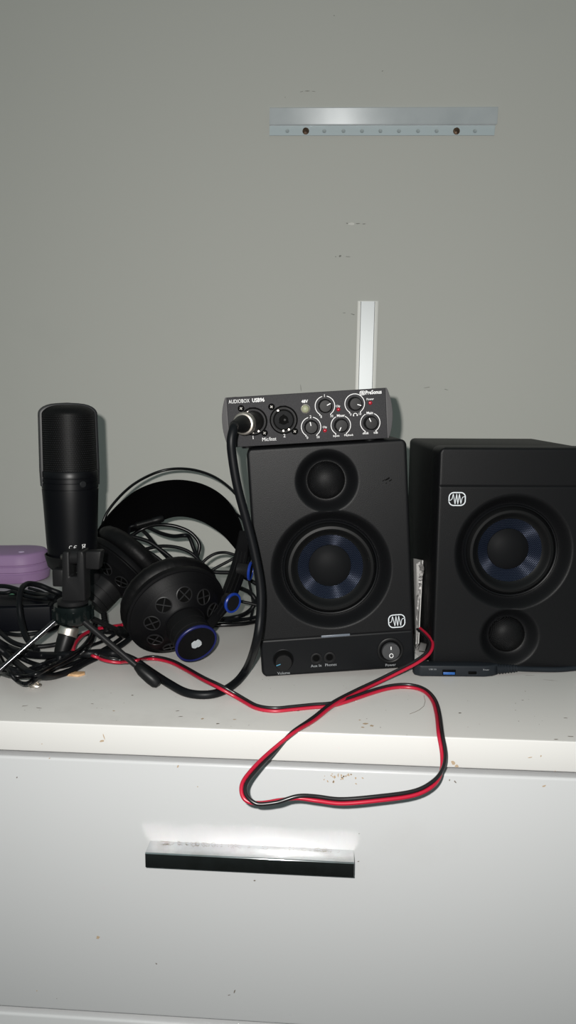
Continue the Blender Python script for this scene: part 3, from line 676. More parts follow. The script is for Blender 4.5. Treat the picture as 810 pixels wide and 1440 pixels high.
# ------------------------------------------------------------------ table-top tripod under the microphone
SY = .6390
sc_ = atY(103, 862, SY)
MS = thing('microphone_stand', 'small black desktop tripod with forked hinge holding the microphone', 'microphone stand', Vector((sc_.x, sc_.y, T)))
mb = MB()
pr = [(.0165, .0085), (.0172, .0045), (.0172, -.004), (.0150, -.0075), (.0100, -.0105), (0, -.0105)]
mb.lathe([(0, .0085)] + pr, sc_, (0, 0, 1), 48)
for k in range(16):
    a = 2*PI*k/16; d = Vector((math.cos(a), math.sin(a), 0)); mb.tube([sc_+d*.0172+Vector((0, 0, -.004)), sc_+d*.0172+Vector((0, 0, .0045))], .0012, 6)
mb.build('leg_collar', 'smoke', MS)
mb = MB(); mb.lathe([(.0120, .0080), (.0135, .0095), (.0135, .0125), (.0105, .0140), (.006, .0140)], sc_, (0, 0, 1), 32); mb.build('lock_ring', 'plastic', MS)
# forked bracket
bl, br_ = atY(86.5, 847, SY-.009), atY(119.5, 846, SY-.009); tl = atY(86, 776, SY-.009)
bw = (br_-bl).length; bh = (tl-bl).length; e1 = (br_-bl).normalized(); e2 = (tl-bl).normalized()
P = [(0, 0), (bw, 0), (bw*.955, bh*.9), (bw*.90, bh), (bw*.64, bh), (bw*.64, bh*.5), (bw*.33, bh*.5), (bw*.33, bh), (bw*.06, bh), (bw*.02, bh*.9)]
mb = MB(); mb.prism(P, bl, e1, e2, e1.cross(e2)*-.017, .0016, seg=3, smooth=True); mb.build('fork_bracket', 'plastic', MS)
pc = bl + e1*(bw*.49) + e2*(bh*.86) + Vector((0, .008, 0))
mb = MB(); mb.lathe([(0, -.004), (.0068, -.004), (.0068, .004), (0, .004)], pc, e1, 28)
mb.tube([pc + Vector((0, .002, -.001)), pc + Vector((0, .008, -.001)), pc+Vector((.0005, .013, -.002))], .0052, 12); mb.build('hinge_tongue', 'plastic', MS)
mb = MB(); mb.tube([pc - e1*(bw*.62), pc + e1*(bw*.62)], .0028, 12); mb.build('pivot_bolt', 'shell', MS)
wl = atY(119, 789, SY-.004)
wp = [(0, -.0075), (.0128, -.0085), (.0150, .0085), (0, .0085)]
mb = MB(); mb.prism(wp, wl, e1, e2, (0, .011, 0), .0016, seg=3, smooth=True); mb.build('hinge_knob', 'plastic', MS)
mb = MB(); lk = atY(80, 814, SY+.004); mb.rbox((lk.x-.0045, lk.y, lk.z-.0075), (lk.x+.006, lk.y+.012, lk.z+.0085), .0015); mb.build('adjuster_block', 'plastic', MS)
# clip ring gripping the microphone foot
cb = mbot - axm*.0035
mb = MB(); mb.lathe([(0, -.002), (rr(30), -.002), (rr(36), .002), (rr(38.5), .0085), (rr(39.8), .0125), (rr(38.4), .0128), (rr(36.6), .006), (0, .0033)], cb, axm, 56); mb.build('clip_ring', 'rubber', MS)
def leg(p0, p1, r0, tip_px=None):
    mb = MB(); d = (p1-p0).normalized(); L = (p1-p0).length
    mb.tube([p0, p0+d*(L*.5), p1], [r0*1.06, r0, r0*.95], 14); l = mb.build('leg', 'rod' if p1.x < p0.x else 'plastic', MS)
    mb = MB(); mb.lathe([(r0*.9, -.0230), (r0*1.25, -.0222), (.0052, -.016), (.0058, -.006), (.0054, .0006), (.0036, .0036), (0, .0046)], p1, d, 24); mb.build('rubber_foot', 'rubber', l)
f1 = atZ(219, 959, .0060); leg(sc_+Vector((.011, -.008, -.004)), f1, .0027)
f2 = atZ(-35, 972.6, .0058); leg(sc_+Vector((-.012, -.006, -.004)), f2, .0024)
f3 = Vector((sc_.x+.012, sc_.y+.115, T+.006)); leg(sc_+Vector((.002, .013, -.004)), f3, .0027)

# ------------------------------------------------------------------ headphones
def img_dir(x, y, incl):
    """a direction: x right, y down in the view plane, incl degrees away from the viewing line towards the viewer"""
    v = Vector((x, y)).normalized(); s, c = math.sin(math.radians(incl)), math.cos(math.radians(incl))
    return (right*(v.x*s) - up*(v.y*s) - fwd*c).normalized()
HP = thing('headphones', 'black over-ear headphones with blue-ringed discs lying beside the upright speaker', 'headphones', atZ(245, 905, 0))
aR = img_dir(.69, .72, 42); cR = atY(245, 854, .703)
aL = img_dir(-.66, .75, 66); cL = atY(178, 797, .815)
def pad_mesh(c, a, R, wr):
    mb = MB(); seg = 96; A, u, v = basis(a); prof = []
    for k in range(15):
        w = PI*(-.42) + (2*PI*.92)*k/14 - PI*.5; prof.append((R-.0135+.0135*math.cos(w), -.0095+.0125*math.sin(w)))
    prof = [(R-.0135+.0135*math.cos(w), -.0095+.0112*math.sin(w)) for w in [2*PI*k/16 for k in range(17)]]
    vs = []; n = len(prof)
    for k in range(seg):
        w = 2*PI*k/seg; wob = 1 + wr*(math.sin(w*23)*.5+math.sin(w*37+1)*.5)
        for i, (r, t) in enumerate(prof[:-1]):
            q = 1 + (wob-1)*(1 if 3 < i < 15 else .5); vs.append(c + A*t*q + u*(r*q*math.cos(w)) + v*(r*q*math.sin(w)))
    n -= 1
    fs = [[k*n+i, k*n+(i+1) % n, ((k+1) % seg)*n+(i+1) % n, ((k+1) % seg)*n+i] for k in range(seg) for i in range(n)]
    mb.add(vs, fs); return mb
def cup(c, a, R, big):
    pad_mesh(c, a, R, .012).build('ear_pad', 'leather', HP)
    mb = MB()
    mb.lathe([(R-.016, .0002), (R-.0045, .0002), (R-.0020, .0014), (R-.0012, .0030), (R-.0012, .0075), (R-.0034, .0084), (R-.0034, .0094), (R-.0046, .0100), (.0400, .0172), (.0392, .0180), (.0215, .0272), (.0205, .0290), (0, .0290)], c, a, 96)
    sh = mb.build('cup_shell', 'cup', HP)
    A, u, v = basis(a)
    for k in range(9):                                   # the ring of vents, each a round with a cross in it
        w = 2*PI*k/9+.25; rad = u*math.cos(w)+v*math.sin(w); q = c + A*.0225 + rad*.0308; n_ = (A*.887 + rad*.461).normalized()
        mb = MB(); mb.lathe([(.0078, -.0006), (.0080, .0006), (.0072, .0009), (.0068, .0004)], q, n_, 24, 0); mb.lathe([(.0070, .0005), (0, .0005)], q, n_, 24, 1)
        dr = (u*math.cos(w+.6)+v*math.sin(w+.6))
        dr = (dr - n_*dr.dot(n_)).normalized()
        for dd in (dr, dr.cross(n_)): mb.tube([q+n_*.0006-dd*.0070, q+n_*.0006+dd*.0070], .0007, 6, 0)
        mb.build('vent', ['vent_rim', 'dark'], sh)
    if not big:                                          # slots round the rim of the far cup
        for k in range(30):
            w = 2*PI*k/30; d = u*math.cos(w)+v*math.sin(w); t = d.cross(A)
            q = c + A*.0046 + d*(R-.0022)
            mb = MB(); mb.tube([q-t*.0016, q+t*.0016], .0009, 6); mb.build('rim_slot', 'dark', sh)
    mb = MB(); mb.lathe([(.0190, .0285), (.0190, .0400), (.0182, .0402), (.0182, .0410), (.0190, .0412), (.0190, .0500), (.0178, .0505), (.0178, .0512), (.0190, .0516), (.0190, .0560), (.0170, .0564)], c, a, 56)
    mb.lathe([(.0172, .0563), (0, .0563)], c, a, 40); hb = mb.build('hub', 'knob' if big else 'plastic', HP)
    return hb
RC = .0508
hubR = cup(cR, aR, RC, True); hubL = cup(cL, aL, RC, False)
dc = cR + aR*.0575
mb = MB(); mb.lathe([(.0188, -.0015), (.0202, -.0010), (.0204, .0006), (.0198, .0012), (.0184, .0012), (.0182, .0004)], dc, aR, 64); mb.build('blue_ring', 'navy', hubR)
mb = MB(); mb.lathe([(.0184, -.001), (.0183, .0006), (0, .0008)], dc, aR, 56, 0)
gx = img_dir(.93, -.22, 62); gx = (gx-aR*gx.dot(aR)).normalized(); gy = aR.cross(gx)
if gy.z < 0: gy = -gy
for x, y0, y1 in ((-.0042, -.0014, .0030), (-.0025, -.0042, .0042), (-.0008, -.0050, .0052), (.0009, -.0050, .0050), (.0026, -.0040, .0042), (.0042, -.0030, .0014)):
    cut = (-.0012, 0.0002) if x < 0 else (.0, .0014)
    mb.ribbon([(x, y0), (x, min(y1, .0046) if abs(x) < .003 else y1)], .0011, dc+aR*.0010, gy, gx, (0, 0, 0), 1)
mb.build('hub_disc', ['cup', 'logo'], hubR)
# head strap
upper = [(132, 757, .800), (141, 741, .815), (155, 722, .835), (172, 705, .85), (192, 690, .865), (215, 680, .875), (240, 675.5, .878), (262, 676, .878), (284, 681, .872), (304, 691, .862), (321, 706, .845), (334, 727, .825), (342, 752, .805), (345, 775, .795)]
lower = [(137, 780, .815), (147, 772, .83), (163, 758, .85), (180, 750, .865), (200, 742.5, .885), (220, 735, .895), (242, 727, .898), (262, 726.5, .898), (282, 732, .89), (299, 741, .88), (314, 752, .862), (326, 765, .84), (335, 777, .818), (339, 790, .805)]
U_ = spline([atY(*p) for p in upper], 5); L_ = spline([atY(*p) for p in lower], 5)
mb = MB(); vs = []; n = len(U_)
for i in range(n):
    a, b = U_[i], L_[i]; t = (U_[min(i+1, n-1)]-U_[max(i-1, 0)]).normalized(); on = t.cross(a-b).normalized()*.0011
    for k in range(7):
        q = k/6; p = a.lerp(b, q); bow = -.0035*math.sin(PI*q); nn = on.normalized()
        if nn.y < 0: nn = -nn
        vs.append(p + nn*(.0011+bow*-1)); 
    for k in range(6, -1, -1):
        q = k/6; p = a.lerp(b, q); bow = -.0035*math.sin(PI*q); nn = on.normalized()
        if nn.y < 0: nn = -nn
        vs.append(p + nn*(-.0011+bow*-1))
fs = [[i*14+k, i*14+(k+1) % 14, (i+1)*14+(k+1) % 14, (i+1)*14+k] for i in range(n-1) for k in range(14)] + [list(range(14)), list(range((n-1)*14, n*14))]
mb.add(vs, fs); mb.build('head_strap', 'strap', HP)
wire = [(141, 765, .845), (143, 742, .850), (150, 722, .855), (165, 702, .865), (184, 684, .88), (205, 671, .90), (228, 662, .91), (252, 659, .912), (278, 662, .908), (304, 672, .895), (327, 690, .875), (344, 713, .85), (351, 745, .825), (351, 785, .80), (346, 812, .785)]
mb = MB(); mb.tube(spline([atY(*p) for p in wire], 8), .0017, 10); mb.build('band_wire', 'cable_gloss', HP)
w2 = [(146, 731, .86), (163, 708, .875), (185, 688, .895), (207, 676, .915), (230, 667.5, .925), (252, 665, .93), (277, 668, .925), (302, 679, .91), (324, 699, .888), (338, 722, .862), (345, 752, .835), (345, 790, .81), (340, 815, .79)]
w2 = [(a+1, b+1.5, y+.012) if 4 < i < 12 else (a, b, y) for i, (a, b, y) in enumerate(w2)]
# yoke from the strap end down to the hub
yk = [(343, 748, .800), (340, 778, .785), (332, 810, .765), (319, 842, .726), (304, 866, .702), (291, 884, .688)]
yc = spline([atY(*p) for p in yk], 6)
mb = MB(); vs = []; n = len(yc)
for i, p in enumerate(yc):
    t = (yc[min(i+1, n-1)]-yc[max(i-1, 0)]).normalized(); sdv = t.cross(fwd).normalized(); on = sdv.cross(t).normalized(); w = (.0050 + .0035*math.sin(PI*min(1, i/(n*.8)))); h = .0032
    for x, y in ((-w, -h*.6), (-w*.8, -h), (w*.8, -h), (w, -h*.6), (w, h*.6), (w*.8, h), (-w*.8, h), (-w, h*.6)): vs.append(p + sdv*x + on*y)
fs = [[i*8+k, i*8+(k+1) % 8, (i+1)*8+(k+1) % 8, (i+1)*8+k] for i in range(n-1) for k in range(8)] + [list(range(8)), list(range((n-1)*8, n*8))]
mb.add(vs, fs, 0, True); yo = mb.build('yoke', 'cup', HP)
for off in (-.5, 0, .5):
    P = []
    for i in range(6, n-6):
        p = yc[i]; t = (yc[i+1]-yc[i-1]).normalized(); sdv = t.cross(fwd).normalized(); on = sdv.cross(t).normalized()
        if on.dot(fwd) > 0: on = -on
        P.append(p + sdv*(.0075*off) + on*.0036)
    mb = MB(); mb.tube(P, .0007, 6); mb.build('yoke_rib', 'plastic', yo)
def disc(px, py, Y, a, r, l):
    p = atY(px, py, Y)
    mb = MB(); mb.lathe([(0, -l), (r*.74, -l), (r*.74, -.001), (r*.80, 0), (r*.8, .0004), (0, .0008)], p, a, 36); k = mb.build('adjuster_disc', 'plastic', HP)
    mb = MB(); mb.lathe([(r*.78, -.0018), (r, -.0014), (r*1.02, .0004), (r*.94, .0012), (r*.80, .0010), (r*.78, .0002)], p, a, 40); mb.build('blue_ring', 'blue', k)
disc(327.5, 848, .715, img_dir(.9, .28, 48), .0102, .010)
disc(352.5, 803, .770, img_dir(1, .12, 80), .0100, .014)
# far yoke: joins the strap to the far hub behind the microphone stand
yk = [(136, 765, .806), (133, 790, .795), (133, 815, .785), (136, 838, .775)]
mb = MB(); mb.tube(spline([atY(*p) for p in yk], 6), 1, 10, flat=(.0075, .0028), upv=tuple(right)); mb.build('yoke', 'cup', HP)
# lead with its strain relief hanging from the far cup
sr = path([(146, 862, 'y', .765), (147, 870, 'y', .761), (149, 879, 'y', .757), (151, 890, 'y', .750)])
mb = MB(); S_ = spline(sr, 10); mb.tube(S_, [.0034 if i % 3 else .0024 for i in range(len(S_))], 12); mb.build('strain_relief', 'rubber', HP)

# ------------------------------------------------------------------ red and black speaker wire
def twin(name, label, pts, tw, rad=.00145):
    """two joined strands, twisting; tw degrees at every control point"""
    root = thing(name, label, 'wire', pts[len(pts)//2] if 0 else Vector((pts[0].x, pts[0].y, T)))
    S = pts; n = len(S); A, B = [], []
    for i, p in enumerate(S):
        a = math.radians(tw[i])
        t = (S[min(i+1, n-1)]-S[max(i-1, 0)]).normalized()
        # the flat side faces the viewer: the strands lie side by side as seen from the front and above
        nn = Vector((0, -.55, .83)); nn = (nn-t*nn.dot(t)).normalized(); l = nn.cross(t)
        o = l*math.cos(a)*rad*.98 + nn*math.sin(a)*rad*.98
        A.append(p+o); B.append(p-o)
    mb = MB(); mb.tube(A, rad, 10); mb.build('red_strand', 'red', root)
    mb = MB(); mb.tube(B, rad, 10); mb.build('black_strand', 'blackwire', root)
    return root
FY = FRONT-.004
h0 = .0022
RBP = path([(589, 884, 'y', .716), (600, 894, 'y', .700), (606.5, 905, 'y', .684), (602, 918, 'y', .671), (585, 931, 'y', .660), (560, 944, 'z', .012), (532, 958, 'z', .006), (500, 973, 'z', .004), (468, 990, 'z', .004), (440, 1012, 'z', h0), (412, 1030, 'y', FRONT-.007), (384, 1056, 'y', FRONT-.022),
           (358, 1082, 'y', FRONT-.042), (343, 1103, 'y', FRONT-.056), (345, 1121, 'y', FRONT-.063), (362, 1130, 'y', FRONT-.065), (390, 1127, 'y', FRONT-.064), (418, 1121, 'y', FRONT-.062), (445, 1123, 'y', FRONT-.060), (480, 1127, 'y', FRONT-.058), (530, 1123, 'y', FRONT-.054), (580, 1116, 'y', FRONT-.047),
           (606, 1104, 'y', FRONT-.039), (620, 1087, 'y', FRONT-.028), (624, 1062, 'y', FRONT-.014), (619, 1030, 'z', .003), (616, 1005, 'z', h0), (610, 985, 'z', h0), (597, 971, 'z', h0), (577, 965, 'z', h0), (550, 966, 'z', h0), (520, 974, 'z', h0), (490, 984, 'z', .0026), (465, 991, 'z', .0085 if 0 else .0022), (440, 993, 'z', h0), (410, 996, 'z', h0), (385, 998, 'z', h0),
           (360, 994, 'z', h0), (335, 980, 'z', .003), (310, 966, 'z', .010), (285, 954, 'z', .009), (262, 941, 'z', .004), (240, 930, 'z', .003), (215, 925, 'z', .003), (192, 928, 'z', .006), (168, 930, 'z', .010), (148, 927, 'z', .012), (135, 922, 'z', .010), (115, 914, 'z', .004)])
rb = RBP
TWN = [0]*10 + [40, 110, 165, 175, 215, 310, 320, 270, 220, 210, 215, 215, 225, 270, 330, 360] + [360]*(len(rb)-26)

r2 = path([(182, 877, 'z', .004), (165, 880, 'z', .007), (150, 882, 'z', .010), (134, 885, 'z', .012), (118, 892, 'z', .013), (107, 903, 'z', .014), (103, 914, 'z', .012), (104, 924, 'z', .004)])


# ------------------------------------------------------------------ the tangle of black cables
LAID = []
def lay(pts, r, per, done, fixed=False): LAID.append(dict(p=spline(pts, per), r=r, done=done, fixed=fixed))
def cable(label, pts, r, m='cable', name='black_cable', per=8):
    def done(S):
        mb = MB(); mb.tube(S, r, 10); tag(mb.build(name, m), label, 'cable', None)
    lay(path(pts), r, per, done)
def settle():
    """where two cables cross, the upper one is lifted clear of the lower one; all stay on the dresser top"""
    from mathutils.kdtree import KDTree
    for c in LAID:                                   # even, fine sampling
        P = c['p']; out = [P[0]]
        for a, b in zip(P, P[1:]):
            k = max(1, int((b-a).length/.0035))
            for q in range(1, k+1): out.append(a.lerp(b, q/k))
        c['p'] = out
    for it in range(40):
        idx = [(ci, i) for ci, c in enumerate(LAID) for i in range(len(c['p']))]
        kd = KDTree(len(idx))
        for n, (ci, i) in enumerate(idx): kd.insert(LAID[ci]['p'][i], n)
        kd.balance(); mv = {}; hit = 0
        for n, (ci, i) in enumerate(idx):
            c = LAID[ci]
            if c['fixed']: continue
            p = c['p'][i]
            for q, m, d in kd.find_range(p, c['r']+.0046):
                cj, j = idx[m]
                if cj == ci: continue
                need = c['r']+LAID[cj]['r']+.0003-d
                if need <= 0: continue
                hit += 1
                away = (CAM-p).normalized()
                nearer = (q-CAM).length > (p-CAM).length or ((q-CAM).length == (p-CAM).length and ci > cj)
                if nearer: mv[(ci, i)] = max(mv.get((ci, i), 0), need*.9)
                elif p.z > T+c['r']+.0015: mv[(ci, i)] = mv.get((ci, i), 0) - need*.35
        if not hit: break
        for ci, c in enumerate(LAID):
            if c['fixed']: continue
            n = len(c['p']); f = [mv.get((ci, i), 0) for i in range(n)]; g = f[:]
            for i in range(n):
                for k in range(-4, 5):
                    if 0 <= i+k < n and f[i+k]: 
                        v = f[i+k]*(1-abs(k)/5)
                        if abs(v) > abs(g[i]): g[i] = v
            for i in range(n):
                if g[i]: c['p'][i] = c['p'][i] + (CAM-c['p'][i]).normalized()*g[i]
                if c['p'][i].z < T+c['r'] and c['p'][i].y > FRONT and c['p'][i].z > T-.01: c['p'][i].z = T+c['r']+.0001
    for c in LAID:
        P = c['p']
        if not c['fixed']:
            for _ in range(2): P = [P[0]] + [(P[i-1]+P[i]*2+P[i+1])/4 for i in range(1, len(P)-1)] + [P[-1]]
            for v in P:
                if v.z < T+c['r'] and v.y > FRONT and v.z > T-.01: v.z = T+c['r']+.0001
            c['done'](P)
for a_, b__ in ((sc_+Vector((.011, -.008, -.004)), f1), (sc_+Vector((-.012, -.006, -.004)), f2), (sc_+Vector((.002, .013, -.004)), f3)):
    lay([a_, a_.lerp(b__, .5), b__], .0031, 8, None, True)
cable('thick black cable sweeping closest to the viewer in front of the tangle', [(-25, 895, 'z', .010), (0, 913, 'z', .012), (22, 931, 'z', .010), (44, 947, 'z', .006), (73, 951, 'z', .0032), (100, 943, 'z', .0032), (124, 930, 'z', .0032), (155, 916, 'z', .0032), (178, 902, 'z', .0032), (192, 886, 'z', .0032)], .0031)
cable('glossy black cable curving down leftwards from behind the tripod collar', [(132, 872, 'z', .024), (128, 893, 'z', .020), (117, 909, 'z', .017), (100, 922, 'z', .016), (73, 937, 'z', .014), (48, 949, 'z', .010), (25, 951, 'z', .004), (-5, 945, 'z', .002)], .0021, 'cable_gloss')
cable('second glossy black cable running beside the one from the tripod collar', [(136, 876, 'z', .020), (131, 898, 'z', .016), (120, 914, 'z', .013), (102, 927, 'z', .012), (75, 941, 'z', .009), (55, 950, 'z', .004), (35, 962, 'z', .002), (18, 952, 'z', .002), (8, 938, 'z', .002), (-4, 915, 'z', .003)], .0018, 'cable_gloss')
cable('thin black cable bending back near the metal coil', [(-10, 925, 'z', .006), (8, 938, 'z', .007), (16, 949, 'z', .0055), (26, 959, 'z', .0045), (38, 961, 'z', .002), (50, 957, 'z', .002), (52, 948, 'z', .002), (60, 935, 'z', .0017), (80, 918, 'z', .0017)], .0016)
cable('black cable arching up over the front of the black box', [(52, 915, 'z', .010), (37, 897, 'z', .016), (30, 874, 'z', .028), (27, 849, 'z', .044), (30, 829, 'z', .055), (39, 821, 'z', .057), (55, 823, 'z', .053), (70, 829, 'z', .047), (88, 836, 'z', .038), (105, 845, 'z', .025)], .0030)
cable('black cable lying along the back edge of the black box', [(-10, 824, 'z', .036), (8, 824.5, 'z', .037), (22, 828, 'z', .036), (35, 832, 'z', .0355), (55, 836, 'z', .0345), (78, 840, 'z', .034), (95, 846, 'z', .018)], .0026)
cable('thin black cable crossing the top of the black box', [(40, 827, 'z', .040), (55, 831, 'z', .0375), (66, 836, 'z', .0345), (80, 840, 'z', .028), (92, 848, 'z', .014)], .0017)
cable('black cable draped lengthways along the middle of the black box', [(-12, 832, 'z', .0324), (6, 834, 'z', .0335), (18, 832, 'z', .0350), (32, 837, 'z', .0335), (50, 841, 'z', .0324), (68, 842, 'z', .0324), (84, 846, 'z', .028), (98, 853, 'z', .008)], .0022)
cable('black cable passing under the front of the black box', [(-12, 887, 'z', .003), (10, 891, 'z', .003), (30, 893, 'z', .003), (58, 889, 'z', .003), (85, 880, 'z', .003), (112, 868, 'z', .003)], .0022)
cable('black cable in a shallow arc just behind the tripod left leg', [(-10, 876, 'z', .010), (4, 893, 'z', .009), (22, 905, 'z', .006), (48, 910, 'z', .0025), (80, 906, 'z', .0025), (104, 897, 'z', .0025), (135, 889, 'z', .0025), (170, 890, 'z', .0025)], .0024)
cable('black cable crossing flat from the coil towards the headphones', [(-10, 900, 'z', .0022), (20, 920, 'z', .0022), (50, 934, 'z', .0022), (85, 938, 'z', .0022), (120, 926, 'z', .0022), (160, 905, 'z', .0022), (185, 885, 'z', .0022)], .0021)
cable('thin black cable slanting between the tripod legs on the dresser top', [(30, 945, 'z', .0016), (58, 934, 'z', .006), (90, 924, 'z', .007), (116, 912, 'z', .006), (150, 899, 'z', .006), (180, 878, 'z', .003)], .0016)
cable('thin black cable at the far left tucked under the tangle', [(-8, 935, 'z', .0016), (20, 940, 'z', .0016), (48, 942, 'z', .0016), (70, 930, 'z', .0016), (88, 915, 'z', .0018), (100, 895, 'z', .0018), (96, 875, 'z', .0018)], .0016)
def cord_done(root, r, seg, m='cable'):
    def done(S):
        mb = MB(); mb.tube(S, r, seg); mb.build('cord', m, root)
    return done
lay(cab, .0037, 8, cord_done(MC, .0037, 14))
lay(pp, .0030, 8, cord_done(XC, .0030, 12))
def red_done(S):
    mb = MB(); mb.tube(S, .0019, 10); tag(mb.build('red_wire', 'red'), 'short stretch of red wire curving behind the tripod leg and connector', 'wire')
lay(r2, .0019, 10, red_done)
# the twin wire is laid as one flat lead: its own crossing and the other cords lift it
def twin_done(S):
    D = [0.0]
    for a, b in zip(S, S[1:]): D.append(D[-1]+(b-a).length)
    K = []                                           # arc position of every control point
    for c in RBP: K.append(min(range(len(S)), key=lambda i: (S[i]-c).length + (0 if not K or i >= K[-1] else 1)))
    tw = []
    for i in range(len(S)):
        j = 0
        while j < len(K)-2 and K[j+1] <= i: j += 1
        q = (i-K[j])/max(1, K[j+1]-K[j]); tw.append(TWN[min(j, len(TWN)-1)]*(1-q)+TWN[min(j+1, len(TWN)-1)]*q)
    twin('speaker_wire', 'red and black twin speaker wire whose loop hangs over the dresser front', S, tw)
lay(RBP, .0022, 10, twin_done)
# behind the headphones
cable('glossy black lead looping highest below the headphone strap', [(176, 757, 'y', .87), (187, 752, 'y', .872), (200, 744, 'y', .874), (216, 738.5, 'y', .88), (232, 738, 'y', .885), (250, 741, 'y', .888), (268, 749, 'y', .89), (279, 762, 'y', .89), (280, 773, 'y', .888), (274, 790, 'y', .88), (262, 812, 'y', .87)], .0023, 'cable_gloss')
cable('black lead dipping through the middle of the headphone loops', [(172, 742, 'y', .905), (190, 740.5, 'y', .905), (206, 741, 'y', .905), (224, 749, 'y', .900), (243, 754, 'y', .890), (258, 753, 'y', .88), (266, 755, 'y', .884), (272, 770, 'y', .884), (277, 783, 'y', .88), (284, 800, 'y', .87)], .0025)
cable('black lead running steeply down behind the near ear cup', [(198, 744, 'y', .910), (207, 752, 'y', .898), (218, 766, 'y', .890), (232, 780, 'y', .878), (248, 797, 'y', .87), (262, 815, 'y', .86)], .0024)
cable('black lead curving between the two ear cups', [(183, 754, 'y', .846), (195, 757, 'y', .846), (210, 762, 'y', .846), (226, 773, 'y', .846), (240, 784, 'y', .846), (255, 800, 'y', .84)], .0024)
cable('lowest black lead between the two ear cups', [(192, 770, 'y', .838), (202, 773, 'y', .838), (215, 780, 'y', .838), (230, 792, 'y', .836), (244, 808, 'y', .83)], .0022)
cable('black lead arched behind the upper edge of the near ear cup', [(205, 772, 'y', .862), (226, 768, 'y', .862), (248, 769.5, 'y', .862), (266, 776, 'y', .862), (280, 788, 'y', .86), (292, 804, 'y', .85)], .0021)
cable('thin black lead forming a small arch right of the near ear cup', [(278, 800, 'y', .87), (289, 787, 'y', .872), (303, 778.5, 'y', .875), (318, 777, 'y', .88), (334, 781, 'y', .88), (346, 777, 'y', .88), (358, 770, 'y', .875), (366, 768, 'y', .87)], .0018)
cable('thin black lead slanting upwards right of the near ear cup', [(292, 806, 'y', .86), (303, 799, 'y', .862), (320, 790, 'y', .866), (338, 781, 'y', .87), (352, 785, 'y', .87), (366, 790, 'y', .87)], .0018)
cable('black lead lying level behind the yoke on the right', [(296, 804, 'y', .85), (310, 805, 'y', .85), (330, 806, 'y', .85), (348, 814, 'y', .848), (362, 822, 'y', .845)], .0024)
cable('black lead bowed from the yoke around to the speaker base', [(325, 822, 'y', .84), (340, 828, 'y', .835), (352, 834, 'y', .828), (359, 845, 'y', .822), (352, 858, 'y', .815), (338, 866, 'z', .006), (318, 870, 'z', .004), (298, 871, 'z', .004)], .0026)
cable('thin black lead crossing behind the blue-ringed disc', [(326, 843, 'y', .80), (340, 846, 'y', .80), (354, 849, 'y', .80), (366, 852, 'y', .80)], .0018)
cable('glossy black lead lying along the dresser top beside the speaker foot', [(270, 880, 'z', .003), (305, 879, 'z', .003), (330, 878, 'z', .003), (350, 876, 'z', .003), (372, 870, 'z', .003), (392, 858, 'z', .003)], .0024, 'cable_gloss')
cable('black lead under the headphone hub ending at the speaker foot', [(285, 868, 'z', .0025), (305, 872, 'z', .0025), (335, 872, 'z', .0025), (365, 866, 'z', .0025), (388, 850, 'z', .0025)], .0022)
cable('thin black cord standing upright beside the left speaker edge', [(326, 719, 'y', .90), (338, 727, 'y', .895), (347, 741, 'y', .885), (350, 762, 'y', .87), (348, 788, 'y', .85), (350, 815, 'y', .84), (356, 850, 'y', .82), (352, 872, 'z', .002)], .0016)
# plug lying across the loops
JP = thing('jack_plug', 'short ribbed black plug end poking out below the headphone strap', 'plug', atY(210, 733, .884))
p0, p1 = atY(189, 739.5, .862), atY(230, 728.5, .876); dj = (p1-p0).normalized(); Lj = (p1-p0).length
mb = MB(); pr = [(0, 0), (.0020, .0)] 
for k in range(9): z = Lj*(.08+.5*k/9); pr += [(.0040, z), (.0040, z+Lj*.04), (.0034, z+Lj*.045), (.0034, z+Lj*.052)]
pr += [(.0044, Lj*.62), (.0046, Lj*.95), (.0036, Lj*1.0), (0, Lj*1.0)]
mb.lathe(pr, p0, dj, 20); mb.build('plug_sleeve', 'rubber', JP)
mb = MB(); mb.tube(spline([p0+dj*.002, p0-dj*.005, atY(181, 749, .864), atY(181, 764, .870), atY(188, 780, .872)], 6), .0018, 10); mb.build('lead', 'cable', JP)

settle()
# ------------------------------------------------------------------ black box half buried on the left
bA, bB = atZ(-30, 891, 0), atZ(73, 887, 0)
BX = thing('black_box', 'glossy black box half buried under cables at the left edge', 'box', (bA+bB)/2)
e1 = (bB-bA); e1.z = 0; bw = e1.length; e1.normalize(); e2 = Vector((-e1.y, e1.x, 0)); bh = .028
mb = MB(); fl = [(0, 0), (bw, 0), (bw, .058), (0, .058)]
mb.prism(fl, bA, e1, e2, (0, 0, bh), .0022, seg=3, smooth=True); mb.build('casing', 'box', BX)
mb = MB(); ln = [(.003, .003), (bw-.003, .003), (bw-.003, .055), (.003, .055)]
mb.prism(ln, bA+Vector((0, 0, bh)), e1, e2, (0, 0, .0016), .0006); mb.build('lid', 'box', BX)
gt = atZ(21, 834, bh+.0018)
TG = MB(); TG.prism([(-.007, -.006), (.006, -.008), (.009, .004), (-.002, .010)], gt+Vector((0, 0, .0002)), e1, e2, (0, 0, .0012), .0003); tag(TG.build('green_tag', 'green'), 'small green tag on top of the black box among cables', 'tag')

